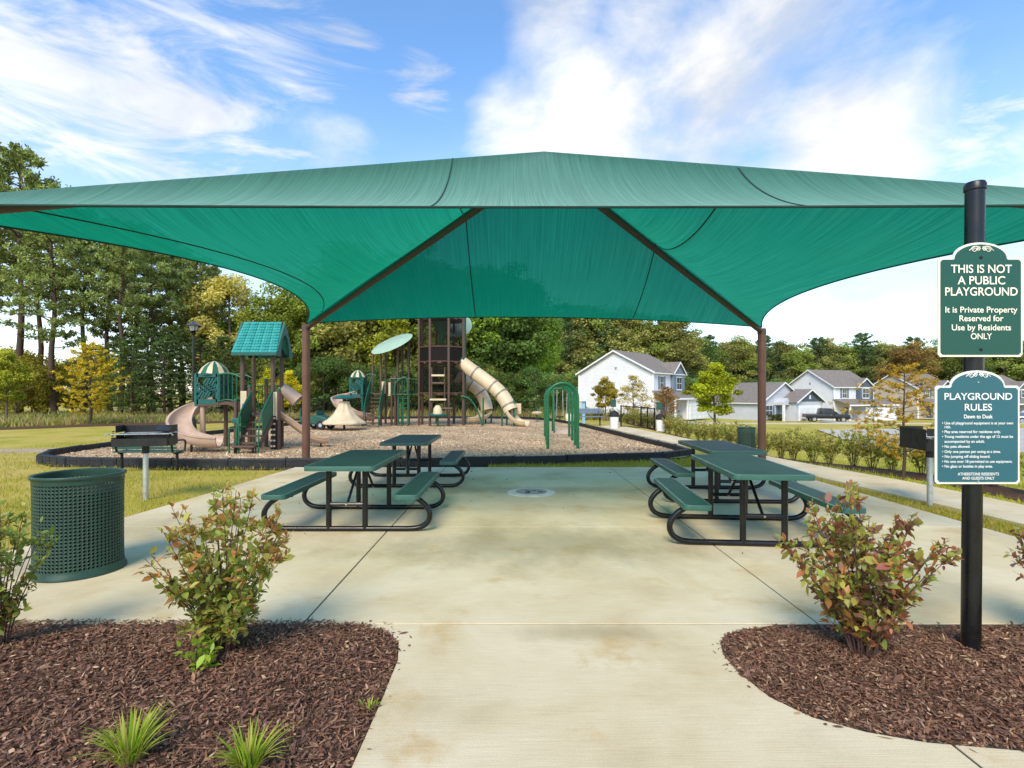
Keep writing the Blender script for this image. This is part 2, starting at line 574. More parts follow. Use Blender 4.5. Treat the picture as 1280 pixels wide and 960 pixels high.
def pad_mat():
    m, t, L = new_mat('concrete')
    out = N(t, 'ShaderNodeOutputMaterial')
    b = N(t, 'ShaderNodeBsdfPrincipled', inp={'Roughness': 0.85, 'Specular IOR Level': 0.25})
    L(b.outputs[0], out.inputs[0])
    g = N(t, 'ShaderNodeNewGeometry')
    n1 = N(t, 'ShaderNodeTexNoise', inp={'Scale': 0.9, 'Detail': 8.0, 'Roughness': 0.62, 'Distortion': 0.4})
    L(g.outputs['Position'], n1.inputs['Vector'])
    rp = ramp(t, [(0.25, (0.50, 0.385, 0.215)), (0.45, (0.64, 0.525, 0.325)), (0.6, (0.70, 0.595, 0.40)), (0.8, (0.74, 0.655, 0.48))])
    L(n1.outputs['Fac'], rp.inputs[0])
    col = rp.outputs[0]
    # rusty tannin blots

    def blot(scale, lo, hi, amt, c, loc, vec=(1, 1, 1)):
        nonlocal col
        mp = N(t, 'ShaderNodeMapping')
        mp.inputs['Location'].default_value = loc
        mp.inputs['Scale'].default_value = vec
        L(g.outputs['Position'], mp.inputs[0])
        n = N(t, 'ShaderNodeTexNoise', inp={'Scale': scale, 'Detail': 7.0, 'Roughness': 0.66})
        L(mp.outputs[0], n.inputs['Vector'])
        mr = N(t, 'ShaderNodeMapRange', interpolation_type='SMOOTHSTEP', inp={'From Min': lo, 'From Max': hi, 'To Max': amt})
        L(n.outputs['Fac'], mr.inputs['Value'])
        mx = N(t, 'ShaderNodeMix', data_type='RGBA', inp={7: (*c, 1)})
        L(mr.outputs[0], mx.inputs[0])
        L(col, mx.inputs[6])
        col = mx.outputs[2]
        return mr
    blot(1.5, 0.54, 0.72, 0.6, (0.50, 0.31, 0.10), (4.2, 1.1, 0))
    blot(0.55, 0.52, 0.78, 0.45, (0.36, 0.30, 0.19), (9.3, 2.2, 0))
    blot(9.0, 0.60, 0.80, 0.22, (0.30, 0.26, 0.20), (1.3, 6.2, 0))

    # walked-in grime on the middle bay: an old stain with its own outline
    def patch(cx, cy, rx, ry, amt, c, seed):
        nonlocal col
        mp = N(t, 'ShaderNodeMapping')
        mp.inputs['Location'].default_value = (-cx / rx, -cy / ry, 0)
        mp.inputs['Scale'].default_value = (1 / rx, 1 / ry, 0)
        L(g.outputs['Position'], mp.inputs[0])
        ln = N(t, 'ShaderNodeVectorMath', operation='LENGTH')
        L(mp.outputs[0], ln.inputs[0])
        nn = N(t, 'ShaderNodeTexNoise', inp={'Scale': 1.6, 'Detail': 8.0, 'Roughness': 0.65})
        m2 = N(t, 'ShaderNodeMapping')
        m2.inputs['Location'].default_value = (seed, seed * 1.7, 0)
        m2.inputs['Scale'].default_value = (1.6, 1.0, 1.0)
        L(g.outputs['Position'], m2.inputs[0])
        L(m2.outputs[0], nn.inputs['Vector'])
        ad = N(t, 'ShaderNodeMath', operation='MULTIPLY_ADD', inp={1: -1.9, 2: 0.0})
        L(nn.outputs['Fac'], ad.inputs[0])
        L(ln.outputs['Value'], ad.inputs[2])
        mr = N(t, 'ShaderNodeMapRange', interpolation_type='SMOOTHSTEP', inp={'From Min': 0.45, 'From Max': -0.85, 'To Max': amt})
        L(ad.outputs[0], mr.inputs['Value'])
        mx = N(t, 'ShaderNodeMix', data_type='RGBA', inp={7: (*c, 1)})
        L(mr.outputs[0], mx.inputs[0])
        L(col, mx.inputs[6])
        col = mx.outputs[2]
    patch(0.3, 5.45, 1.9, 0.75, 0.55, (0.22, 0.20, 0.11), 2.0)
    patch(0.1, 7.6, 1.8, 1.6, 0.32, (0.24, 0.24, 0.15), 5.0)
    patch(0.35, 8.6, 2.0, 0.35, 0.6, (0.22, 0.22, 0.15), 8.0)
    patch(0.55, 3.45, 0.5, 0.14, 0.5, (0.30, 0.23, 0.12), 3.3)
    # broom finish and fine grain
    mp = N(t, 'ShaderNodeMapping')
    mp.inputs['Scale'].default_value = (4.0, 150.0, 1.0)
    L(g.outputs['Position'], mp.inputs[0])
    br = N(t, 'ShaderNodeTexNoise', inp={'Scale': 1.0, 'Detail': 3.0})
    L(mp.outputs[0], br.inputs['Vector'])
    fg = N(t, 'ShaderNodeTexNoise', inp={'Scale': 140.0, 'Detail': 3.0})
    L(g.outputs['Position'], fg.inputs['Vector'])
    ma = N(t, 'ShaderNodeMath', operation='ADD')
    L(br.outputs['Fac'], ma.inputs[0])
    L(fg.outputs['Fac'], ma.inputs[1])
    mr = N(t, 'ShaderNodeMapRange', inp={'From Min': 0.6, 'From Max': 1.4, 'To Min': 0.86, 'To Max': 1.12})
    L(ma.outputs[0], mr.inputs['Value'])
    mu = N(t, 'ShaderNodeMix', data_type='RGBA', blend_type='MULTIPLY', inp={0: 1.0})
    L(col, mu.inputs[6])
    L(mr.outputs[0], mu.inputs[7])
    L(mu.outputs[2], b.inputs['Base Color'])
    bp = N(t, 'ShaderNodeBump', inp={'Strength': 0.35, 'Distance': 0.004})
    L(ma.outputs[0], bp.inputs['Height'])
    L(bp.outputs[0], b.inputs['Normal'])
    return m


M['concrete'] = pad_mat()
M['joint'] = pm('joint_dark', (0.055, 0.05, 0.04), 0.95, 0, 0.3, 8)
M['lawn'] = ground_mat('lawn', [(0.30, (0.24, 0.25, 0.03)), (0.45, (0.40, 0.345, 0.05)), (0.58, (0.50, 0.385, 0.09)), (0.72, (0.58, 0.43, 0.20))],
                       0.55, 9, bump=0.8, bscale=45, fine=(0.7, 1.3))
M['soil'] = ground_mat('mulch_soil', [(0.3, (0.065, 0.035, 0.022)), (0.6, (0.13, 0.072, 0.045)), (0.8, (0.20, 0.115, 0.075))], 14, bump=1.0, bscale=50, fine=(0.5, 1.5))
M['woodchip'] = ground_mat('wood_chips', [(0.28, (0.27, 0.185, 0.12)), (0.42, (0.46, 0.325, 0.19)), (0.58, (0.58, 0.425, 0.25)), (0.75, (0.68, 0.52, 0.32))],
                           0.5, 12, bump=1.0, bscale=22, fine=(0.55, 1.45), dist=0.03)
M['dirt'] = ground_mat('bare_dirt', [(0.3, (0.34, 0.25, 0.15)), (0.7, (0.50, 0.40, 0.26))], 1.5, bump=0.4, bscale=40, fine=(0.8, 1.2))
M['road'] = ground_mat('pale_road', [(0.3, (0.42, 0.385, 0.33)), (0.7, (0.54, 0.50, 0.43))], 0.8, bump=0.2, bscale=60, fine=(0.9, 1.1))

# ------------------------------------------------------------------ the setting
PLAY = [(-2.35, 11.5), (-6.0, 11.45), (-9.0, 11.6), (-10.4, 12.05), (-11.2, 13.1), (-11.45, 15.0), (-11.35, 17.5), (-11.1, 20.5), (-10.9, 24),
        (-10.3, 28), (-9.0, 31.5), (-6.0, 33.5), (-1.0, 33.5), (1.6, 31.8), (2.9, 27.5), (3.6, 22.0), (4.05, 17.5), (4.35, 13.35), (2.6, 12.5), (0.7, 11.95)]
PLAYC = [tuple(p)[:2] for p in spline([(x, y, 0) for x, y in PLAY + PLAY[:1]], 5)][:-1]
PATIO = [(-5.0, 3.62), (-4.8, 6.2), (-4.62, 8.55), (-4.5, 11.3), (5.35, 11.3), (5.35, 3.62)]
BED_L = [(-6.0, 3.63), (-1.25, 3.63), (-1.0, 3.6), (-0.82, 3.5), (-0.7, 3.34), (-0.655, 3.1), (-0.65, 2.7), (-0.655, 2.2), (-0.67, 1.2), (-6, 1.2)]
BED_R = [(5.4, 3.53), (1.75, 3.55), (1.5, 3.5), (1.34, 3.42), (1.26, 3.3), (1.22, 3.14), (1.225, 2.95), (1.28, 2.72), (1.4, 2.55), (1.58, 2.44),
         (1.8, 2.37), (2.2, 2.31), (3.2, 2.28), (5.4, 2.26)]
WALK_IN = [(5.95, 3.6), (5.9, 6.3), (5.75, 8), (5.55, 10), (5.35, 13), (5.0, 17), (4.55, 21), (4.15, 26)]
WALK_OUT = [(6.95, 3.6), (6.95, 6.3), (6.9, 8), (6.75, 10), (6.45, 13), (6.1, 17), (5.65, 21), (5.25, 26)]
STRIP_R = [(7.25, 4), (7.3, 7), (7.35, 9.5), (7.3, 12), (7.15, 15), (6.9, 18), (6.6, 21), (6.35, 25), (6.2, 30)]   # hedge mulch, inner edge


def sheet(name, poly, mat, z=0.0, kind='structure', follow=False, parent=None):
    bm = bmesh.new()
    vs = [bm.verts.new((x, y, (gzf(x, y) + z) if follow else z)) for x, y in poly]
    bm.faces.new(vs)
    bmesh.ops.recalc_face_normals(bm, faces=bm.faces)
    bmesh.ops.triangulate(bm, faces=bm.faces)
    me = bpy.data.meshes.new(name)
    bm.to_mesh(me)
    bm.free()
    o = link(name, me, mat, parent)
    if kind:
        o['kind'] = kind
    return o


def ribbon(name, inner, outer, mat, lift, kind='structure', cuts=4, hump=0.0):
    """a strip laid over the natural ground, with side skirts"""
    A = spline([(x, y, 0) for x, y in inner], 5)
    B = spline([(x, y, 0) for x, y in outer], 5)
    vs, fs = [], []
    m = cuts + 1
    for a, b in zip(A, B):
        for k in range(m + 2):
            t = min(max((k - 1) / cuts, 0), 1)
            p = a.lerp(b, t)
            z = gzf(p.x, p.y) + lift + hump * math.sin(math.pi * t)
            if k in (0, m + 1):
                z -= 0.15
            vs.append((p.x, p.y, z))
    w = m + 2
    for i in range(len(A) - 1):
        for k in range(w - 1):
            fs.append((i * w + k, i * w + k + 1, (i + 1) * w + k + 1, (i + 1) * w + k))
    me = bpy.data.meshes.new(name)
    me.from_pydata(vs, [], fs)
    me.update()
    o = link(name, me, mat)
    if kind:
        o['kind'] = kind
    return o


def make_ground():
    xs = np.concatenate([np.linspace(-500, -60, 12)[:-1], np.linspace(-60, -14, 24)[:-1], np.linspace(-14, 14, 57)[:-1], np.linspace(14, 90, 39)[:-1], np.linspace(90, 500, 12)])
    ys = np.concatenate([np.linspace(-60, 0, 7)[:-1], np.linspace(0, 34, 69)[:-1], np.linspace(34, 130, 49)[:-1], np.linspace(130, 900, 14)])
    X, Y = np.meshgrid(xs, ys)
    Z = gz(X, Y)
    # tuck the sheet under the patio, the play surface and the beds so that nothing pokes through
    Z = np.where(inpoly(X, Y, PATIO) | inpoly(X, Y, PLAYC) | ((Y < 3.7) & (np.abs(X) < 5.6)), Z - 0.06, Z)
    v = np.stack([X, Y, Z], -1).reshape(-1, 3)
    w = len(xs)
    i, j = np.meshgrid(np.arange(len(ys) - 1), np.arange(w - 1), indexing='ij')
    a = (i * w + j).ravel()
    f = np.stack([a, a + 1, a + w + 1, a + w], -1)
    me = fast_mesh('ground', v, f, None, M['lawn'])
    me.shade_smooth()
    o = link('ground', me)
    o['kind'] = 'structure'


make_ground()

# concrete patio: one object per slab, tooled joints between them
patio = empty('patio', (0, 0, 0))
patio['kind'] = 'structure'


def slab(poly, parent=patio, name='slab', z1=0.0, th=0.12, g=0.006):
    cx = sum(p[0] for p in poly) / len(poly)
    cy = sum(p[1] for p in poly) / len(poly)
    mb = MB()
    mb.prism(poly, 'z', z1 - th, z1)
    o = mb.build(name, M['concrete'], parent, bevel=0.003, seg=1)
    return o


gx = 0.0065
XL = [(-4.98, -4.8, -4.62, -4.5), (-1.38,) * 4, (2.02,) * 4, (5.35,) * 4]
YL = [3.58, 6.2, 8.58, 11.3]
for i in range(3):
    for j in range(3):
        p = [(XL[i][j] + gx, YL[j] + gx), (XL[i + 1][j] - gx, YL[j] + gx), (XL[i + 1][j + 1] - gx, YL[j + 1] - gx), (XL[i][j + 1] + gx, YL[j + 1] - gx)]
        slab(p)
# the path that runs to the viewer between the beds
pp = [(-1.38, 3.57), (2.02, 3.57)]
slab([(-0.665, 1.0), (-0.65, 2.2), (-0.645, 2.7), (-0.65, 3.1), (-0.695, 3.34), (-0.815, 3.5), (-0.99, 3.57), (1.72, 3.57), (1.51, 3.51), (1.35, 3.43), (1.268, 3.31), (1.228, 3.14),
      (1.233, 2.95), (1.288, 2.715), (1.405, 2.545), (1.585, 2.435), (1.80, 2.362), (1.895, 2.348), (1.895, 1.0)], name='path_slab')
slab([(1.91, 1.0), (1.91, 2.345), (2.2, 2.302), (3.2, 2.272), (5.4, 2.252), (5.4, 1.0)], name='path_slab')
sheet('joint_bed', [(-4.9, 3.6), (-4.5, 11.25), (5.3, 11.25), (5.3, 1.05), (1.15, 1.05), (1.1, 3.3), (1.5, 3.58)], M['joint'], -0.007, None, parent=patio)

ribbon('sidewalk', WALK_IN, WALK_OUT, M['concrete'], 0.05)
# wood-chip play surface
sheet('play_surface', PLAYC, M['woodchip'], 0.02)
# planting strips
ribbon('hedge_mulch_strip', STRIP_R, [(x + 0.85, y) for x, y in STRIP_R], M['soil'], 0.015, hump=0.05)
LM_IN = [(-34, 20.0), (-24, 22.3), (-19.8, 26.3), (-16.2, 28.6), (-13.3, 31.5), (-9.5, 35)]
LM_OUT = [(-34, 21.8), (-24.6, 24.2), (-20.8, 28.0), (-17, 30.2), (-14, 33), (-10.2, 36.4)]
ribbon('left_mulch_strip', LM_IN, LM_OUT, M['soil'], 0.02, hump=0.06)
ribbon('dirt_path', [(-22, 15.2), (-17, 14.6), (-14, 14.2), (-11.7, 14.6)], [(-22, 16.6), (-17, 15.9), (-14, 15.4), (-11.7, 16.4)], M['dirt'], 0.008)
ribbon('gravel_apron', [(-5.35, 27.5), (-2, 36)], [(-5.3, 27.4), (-1.9, 36)], M['dirt'], -0.4)
bpy.data.objects.remove(bpy.data.objects['gravel_apron'])
ribbon('street', [(8, 44.0), (25, 44.5), (50, 46), (110, 49)], [(8, 53.0), (25, 52.5), (50, 54), (110, 57)], M['road'], 0.12, cuts=8)
ribbon('parking_apron', [(11.8, 17.6), (22, 17.6), (60, 18)], [(16, 28.5), (26, 29.5), (62, 33)], M['road'], 0.06, cuts=10)
ribbon('driveway', [(34, 50), (36.5, 62), (39, 69)], [(38.5, 50), (41, 61), (43.5, 67)], M['road'], 0.14)
ribbon('driveway', [(52, 51), (56, 62), (60, 70)], [(57, 51), (61, 61), (65, 68)], M['road'], 0.14)
ribbon('driveway', [(13, 51), (17, 58), (20, 63)], [(17.5, 51), (21, 57), (24, 61)], M['road'], 0.14)


# ---- scattered chips and blades (nobody could count them)
def chips(name, n, poly, zf, length, width, palette, label, spread=0.5, parent=None, near=False):
    xs = [p[0] for p in poly]
    ys = [p[1] for p in poly]
    X = rng.uniform(min(xs), max(xs), n * 3)
    Y = rng.uniform(min(ys), max(ys), n * 3)
    if near:
        Y = 1 / (1 / min(ys) + rng.uniform(0, 1, n * 3) * (1 / max(ys) - 1 / min(ys)))
    k = inpoly(X, Y, poly)
    X, Y = X[k][:n], Y[k][:n]
    n = len(X)
    Z = zf(X, Y)
    Lh = length * rng.lognormal(0, 0.45, n) / 2
    Wd = width * rng.lognormal(0, 0.4, n) / 2
    Th = Wd * 0.45
    yaw = rng.uniform(0, 2 * math.pi, n)
    pit = rng.normal(0, 0.32, n)
    rol = rng.normal(0, 0.5, n)
    d = np.stack([np.cos(yaw) * np.cos(pit), np.sin(yaw) * np.cos(pit), np.sin(pit)], -1)
    s = np.stack([-np.sin(yaw) * np.cos(rol), np.cos(yaw) * np.cos(rol), np.sin(rol)], -1)
    u = np.cross(d, s)
    c = np.stack([X, Y, Z], -1)
    V = np.empty((n, 6, 3))
    for q, (a, b, e) in enumerate([(-1, 0, 0), (-.3, 1, .2), (-.2, -1, .2), (.35, .9, -.1), (.3, -.9, .3), (1, .1, 0)]):
        V[:, q] = c + d * (a * Lh)[:, None] + s * (b * Wd)[:, None] + u * ((e + .5) * Th)[:, None]
    base = np.arange(n)[:, None] * 6
    F = np.concatenate([base + np.array(t) for t in ([0, 2, 1], [1, 2, 4], [1, 4, 3], [3, 4, 5])], 0)
    pal = np.array(palette)
    t = pal[rng.integers(0, len(pal), n)] * rng.uniform(0.65, 1.35, (n, 1))
    if near:
        pn = np.sin(X * .9 + 2 * np.sin(Y * .5)) * np.sin(Y * 1.1 + 2 * np.sin(X * .6 + 1)) + .5 * np.sin(X * 2.7 + Y * 1.9)
        t = t * (1 + .30 * np.clip(pn, -1, 1))[:, None]
    T = np.concatenate([t] * 4, 0)
    o = link(name, fast_mesh(name, V.reshape(-1, 3), F, T, M['chip']))
    tag(o, label, 'mulch', None, 'stuff')
    return o


def bed(name, poly, lab, n):
    cx = sum(p[0] for p in poly) / len(poly)
    # domed soil bed
    def zf(x, y):
        x = np.asarray(x, float)
        y = np.asarray(y, float)
        d = np.full(x.shape, 9.0)
        m = len(poly)
        for i in range(m):
            ax, ay = poly[i]
            bx, by = poly[(i + 1) % m]
            L2 = (bx - ax) ** 2 + (by - ay) ** 2
            t = np.clip(((x - ax) * (bx - ax) + (y - ay) * (by - ay)) / L2, 0, 1)
            d = np.minimum(d, np.hypot(x - ax - t * (bx - ax), y - ay - t * (by - ay)))
        return -0.01 + 0.075 * sstep(0, 0.5, d) + 0.012 * np.sin(x * 7.1 + 1) * np.sin(y * 6.3) * sstep(0, .2, d)
    xs = np.linspace(min(p[0] for p in poly), max(p[0] for p in poly), 70)
    ys = np.linspace(min(p[1] for p in poly), max(p[1] for p in poly), 40)
    bm = bmesh.new()
    vs = [bm.verts.new((x, y, 0)) for x, y in poly]
    bm.faces.new(vs)
    for x in np.arange(min(p[0] for p in poly) + .05, max(p[0] for p in poly), 0.12):
        bmesh.ops.bisect_plane(bm, geom=bm.verts[:] + bm.edges[:] + bm.faces[:], plane_co=(x, 0, 0), plane_no=(1, 0, 0))
    for y in np.arange(min(p[1] for p in poly) + .05, max(p[1] for p in poly), 0.12):
        bmesh.ops.bisect_plane(bm, geom=bm.verts[:] + bm.edges[:] + bm.faces[:], plane_co=(0, y, 0), plane_no=(0, 1, 0))
    co = np.array([v.co[:2] for v in bm.verts])
    z = zf(co[:, 0], co[:, 1])
    for v, q in zip(bm.verts, z):
        v.co.z = q
    bmesh.ops.recalc_face_normals(bm, faces=bm.faces)
    me = bpy.data.meshes.new(name)
    bm.to_mesh(me)
    bm.free()
    me.shade_smooth()
    o = link(name, me, M['soil'])
    o['kind'] = 'structure'
    # only the part the picture could plausibly see gets loose chips
    clip = [(max(min(x, 4.0), -4.6), max(y, 1.75)) for x, y in poly]
    PAL = [(0.212, 0.109, 0.068), (0.153, 0.083, 0.055), (0.26, 0.139, 0.085), (0.106, 0.059, 0.042), (0.307, 0.177, 0.112), (0.189, 0.109, 0.083), (0.248, 0.118, 0.068), (0.201, 0.118, 0.083), (0.425, 0.283, 0.171), (0.165, 0.088, 0.061), (0.224, 0.118, 0.078), (0.177, 0.094, 0.064), (0.271, 0.153, 0.094), (0.142, 0.078, 0.054)]
    chips('mulch_chips', n, clip, lambda x, y: zf(x, y) + rng.uniform(0.0, 0.02, len(x)), 0.029, 0.0066, PAL, lab)
    return zf


ZL = bed('mulch_bed', BED_L, 'dark brown shredded bark mulch covering the left foreground bed', 64000)
ZR = bed('mulch_bed', BED_R, 'dark brown shredded bark mulch around the sign post, right bed', 50000)

# leaf litter blown onto the slabs
chips('fallen_leaves', 60, [(-4.2, 3.8), (4.8, 3.8), (4.8, 10.8), (-4.2, 10.8)], lambda x, y: np.full(len(x), .004), .035, .018,
      [(0.12, 0.07, 0.035), (0.25, 0.14, 0.05), (0.08, 0.05, 0.03)], 'few small dry leaves blown across the patio slabs')
# loose chips on the near part of the play surface
chips('stray_mulch_chips', 240, [(-.66, 2.2), (-.60, 2.2), (-.6, 3.1), (-.62, 3.38), (-.75, 3.56), (-.95, 3.66), (-4, 3.69), (-4, 3.63), (-1.0, 3.6), (-.7, 3.34)], lambda x, y: np.full(len(x), .003), .03, .008,
      [(0.15, 0.075, 0.052), (0.11, 0.06, 0.045), (0.30, 0.2, 0.12)], 'stray bark chips along the edge of the left bed')
chips('stray_mulch_chips', 240, [(1.15, 3.14), (1.17, 2.9), (1.3, 2.6), (1.5, 2.42), (1.8, 2.3), (3, 2.22), (3, 2.28), (1.8, 2.37), (1.4, 2.55), (1.225, 2.95), (1.26, 3.3), (1.5, 3.5), (4, 3.53), (4, 3.6), (1.6, 3.6), (1.25, 3.42)],
      lambda x, y: np.full(len(x), .003), .03, .008, [(0.15, 0.075, 0.052), (0.11, 0.06, 0.045), (0.30, 0.2, 0.12)], 'stray bark chips along the edge of the right bed')
pchip = [(x * .985 - .05, 20 + (y - 20) * .975) for x, y in PLAYC]
chips('loose_wood_chips', 60000, pchip, lambda x, y: np.full(len(x), 0.022) + rng.uniform(0, .015, len(x)), 0.05, 0.016,
      [(0.52, 0.375, 0.225), (0.62, 0.465, 0.28), (0.40, 0.28, 0.175), (0.32, 0.22, 0.15), (0.70, 0.55, 0.36), (0.55, 0.40, 0.245)],
      'pale wood chips strewn over the play surface', near=True)


def blades(name, n, xr, yr, h, w, palette, label, ok, zlift=0.0, patch=0.0, lean=0.45):
    # spread evenly over the picture rather than over the land: near blades count most
    u = rng.uniform(0, 1, n)
    Y = 1 / (1 / yr[0] + u * (1 / yr[1] - 1 / yr[0]))
    X = rng.uniform(xr[0], xr[1], n)
    k = ok(X, Y)
    X, Y = X[k], Y[k]
    if patch:
        pn = np.sin(X * 1.7 + 3 * np.sin(Y * .9)) * np.sin(Y * 2.1 + 2 * np.sin(X * 1.3)) + rng.normal(0, .5, len(X))
        k = pn > -patch
        X, Y = X[k], Y[k]
    n = len(X)
    Z = gz(X, Y) + zlift
    H = h * rng.lognormal(0, 0.35, n)
    Wd = w * rng.uniform(0.7, 1.3, n)
    yaw = rng.uniform(0, 2 * math.pi, n)
    s = np.stack([np.cos(yaw), np.sin(yaw), np.zeros(n)], -1) * (Wd / 2)[:, None]
    la = rng.uniform(0, 2 * math.pi, n)
    ln = np.abs(rng.normal(0, lean, n)) * H
    b = np.stack([X, Y, Z], -1)
    tip = b + np.stack([np.cos(la) * ln, np.sin(la) * ln, H], -1)
    mid = b + np.stack([np.cos(la) * ln * .3, np.sin(la) * ln * .3, H * .55], -1)
    V = np.stack([b - s, b + s, mid + s * .8, tip, mid - s * .8], 1)
    base = np.arange(n)[:, None] * 5
    F = np.concatenate([base + np.array([0, 1, 2, 4])], 0)
    F3 = np.concatenate([base + np.array([4, 2, 3, 3])], 0)
    pal = np.array(palette)
    t = pal[rng.integers(0, len(pal), n)] * rng.uniform(0.75, 1.25, (n, 1))
    # two quads per blade, the upper one narrowing to a point
    V2 = np.concatenate([V, (tip + s * .08)[:, None]], 1)
    base = np.arange(n)[:, None] * 6
    F = np.concatenate([base + np.array([0, 1, 2, 4]), base + np.array([4, 2, 5, 3])], 0)
    o = link(name, fast_mesh(name, V2.reshape(-1, 3), F, np.concatenate([t, t], 0), M['blade']))
    tag(o, label, 'grass', None, 'stuff')
    return o


WALKP = WALK_IN + WALK_OUT[::-1]
STRIPP = STRIP_R + [(x + .85, y) for x, y in STRIP_R][::-1]
LMP = LM_IN + LM_OUT[::-1]


def lawn_ok(x, y):
    bad = inpoly(x, y, PATIO) | inpoly(x, y, PLAYC) | inpoly(x, y, WALKP) | inpoly(x, y, STRIPP) | inpoly(x, y, LMP)
    return ~bad


GP = [(0.44, 0.40, 0.05), (0.34, 0.36, 0.04), (0.52, 0.42, 0.08), (0.58, 0.44, 0.15), (0.26, 0.29, 0.035), (0.50, 0.40, 0.07), (0.5, 0.36, 0.16)]
blades('lawn_grass', 78000, (-14, -4.4), (3.7, 20), 0.045, 0.008, GP, 'short yellowish green lawn left of the patio', lawn_ok, 0, .45)
blades('lawn_grass', 30000, (-0.5, 5.6), (11.25, 13.6), 0.05, 0.009, GP, 'short lawn wedge between patio and play border', lawn_ok, 0, .9)
blades('lawn_grass', 15000, (5.32, 6.1), (4.6, 13), 0.04, 0.008, GP, 'narrow grass strip between patio and sidewalk', lawn_ok, 0, .9)
blades('lawn_grass', 40000, (6.8, 17), (7.0, 28), 0.05, 0.011, [(0.36, 0.42, 0.05), (0.46, 0.46, 0.06), (0.28, 0.35, 0.045)], 'bright lawn behind the right hand hedge', lawn_ok, 0, 1.2)

# ------------------------------------------------------------------ shade canopy
def fabric_mat():
    m, t, L = new_mat('green_shade_cloth')
    out = N(t, 'ShaderNodeOutputMaterial')
    tc = N(t, 'ShaderNodeTexCoord')
    mp = N(t, 'ShaderNodeMapping')
    mp.inputs['Scale'].default_value = (75.0, 0.3, 0.3)
    L(tc.outputs['Object'], mp.inputs[0])
    n1 = N(t, 'ShaderNodeTexNoise', inp={'Scale': 1.0, 'Detail': 4.0, 'Roughness': 0.55})
    L(mp.outputs[0], n1.inputs['Vector'])
    mp2 = N(t, 'ShaderNodeMapping')
    mp2.inputs['Scale'].default_value = (230.0, 1.2, 1.2)
    L(tc.outputs['Object'], mp2.inputs[0])
    n2 = N(t, 'ShaderNodeTexNoise', inp={'Scale': 1.0, 'Detail': 2.0})
    L(mp2.outputs[0], n2.inputs['Vector'])
    ad = N(t, 'ShaderNodeMath', operation='ADD')
    L(n1.outputs['Fac'], ad.inputs[0])
    L(n2.outputs['Fac'], ad.inputs[1])
    mr = N(t, 'ShaderNodeMapRange', inp={'From Min': 0.65, 'From Max': 1.35, 'To Min': 0.72, 'To Max': 1.28})
    L(ad.outputs[0], mr.inputs['Value'])

    def tinted(c):
        mu = N(t, 'ShaderNodeMix', data_type='RGBA', blend_type='MULTIPLY', inp={0: 1.0, 6: (*c, 1)})
        L(mr.outputs[0], mu.inputs[7])
        return mu.outputs[2]
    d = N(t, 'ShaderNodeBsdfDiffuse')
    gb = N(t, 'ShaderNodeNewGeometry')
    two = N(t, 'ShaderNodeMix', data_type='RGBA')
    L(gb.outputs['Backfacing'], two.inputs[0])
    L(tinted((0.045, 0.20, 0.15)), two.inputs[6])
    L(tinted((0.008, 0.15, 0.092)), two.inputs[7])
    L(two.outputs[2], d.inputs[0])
    tr = N(t, 'ShaderNodeBsdfTranslucent')
    L(tinted((0.003, 0.285, 0.155)), tr.inputs[0])
    mx = N(t, 'ShaderNodeMixShader', inp={0: 0.58})
    L(d.outputs[0], mx.inputs[1])
    L(tr.outputs[0], mx.inputs[2])
    # fuzz of the knit: pale at a grazing look
    sh = N(t, 'ShaderNodeBsdfSheen', inp={'Roughness': 0.45})
    L(tinted((0.75, 0.86, 0.80)), sh.inputs[0])
    asd = N(t, 'ShaderNodeAddShader')
    L(mx.outputs[0], asd.inputs[0])
    # sheen is strong on the outer face, faint on the underside
    ge = N(t, 'ShaderNodeNewGeometry')
    face = N(t, 'ShaderNodeMapRange', inp={'To Min': 0.72, 'To Max': 0.06})
    L(ge.outputs['Backfacing'], face.inputs['Value'])
    m5 = N(t, 'ShaderNodeMixShader')
    L(face.outputs[0], m5.inputs[0])
    L(sh.outputs[0], m5.inputs[2])
    L(m5.outputs[0], asd.inputs[1])
    mx = asd
    # open knit: a little of what lies behind shows straight through
    tp = N(t, 'ShaderNodeBsdfTransparent', inp={0: (0.35, 1.0, 0.78, 1)})
    fac = N(t, 'ShaderNodeMapRange', inp={'From Min': 0.65, 'From Max': 1.35, 'To Min': 0.01, 'To Max': 0.055})
    L(ad.outputs[0], fac.inputs['Value'])
    m2 = N(t, 'ShaderNodeMixShader')
    L(fac.outputs[0], m2.inputs[0])
    L(mx.outputs[0], m2.inputs[1])
    L(tp.outputs[0], m2.inputs[2])
    L(m2.outputs[0], out.inputs[0])
    return m


M['cloth'] = fabric_mat()
M['seam'] = pm('seam_thread', (0.006, 0.035, 0.028), 0.8)
M['rafter'] = pm('rafter_brown', (0.075, 0.045, 0.032), 0.5, 0, 0.15)


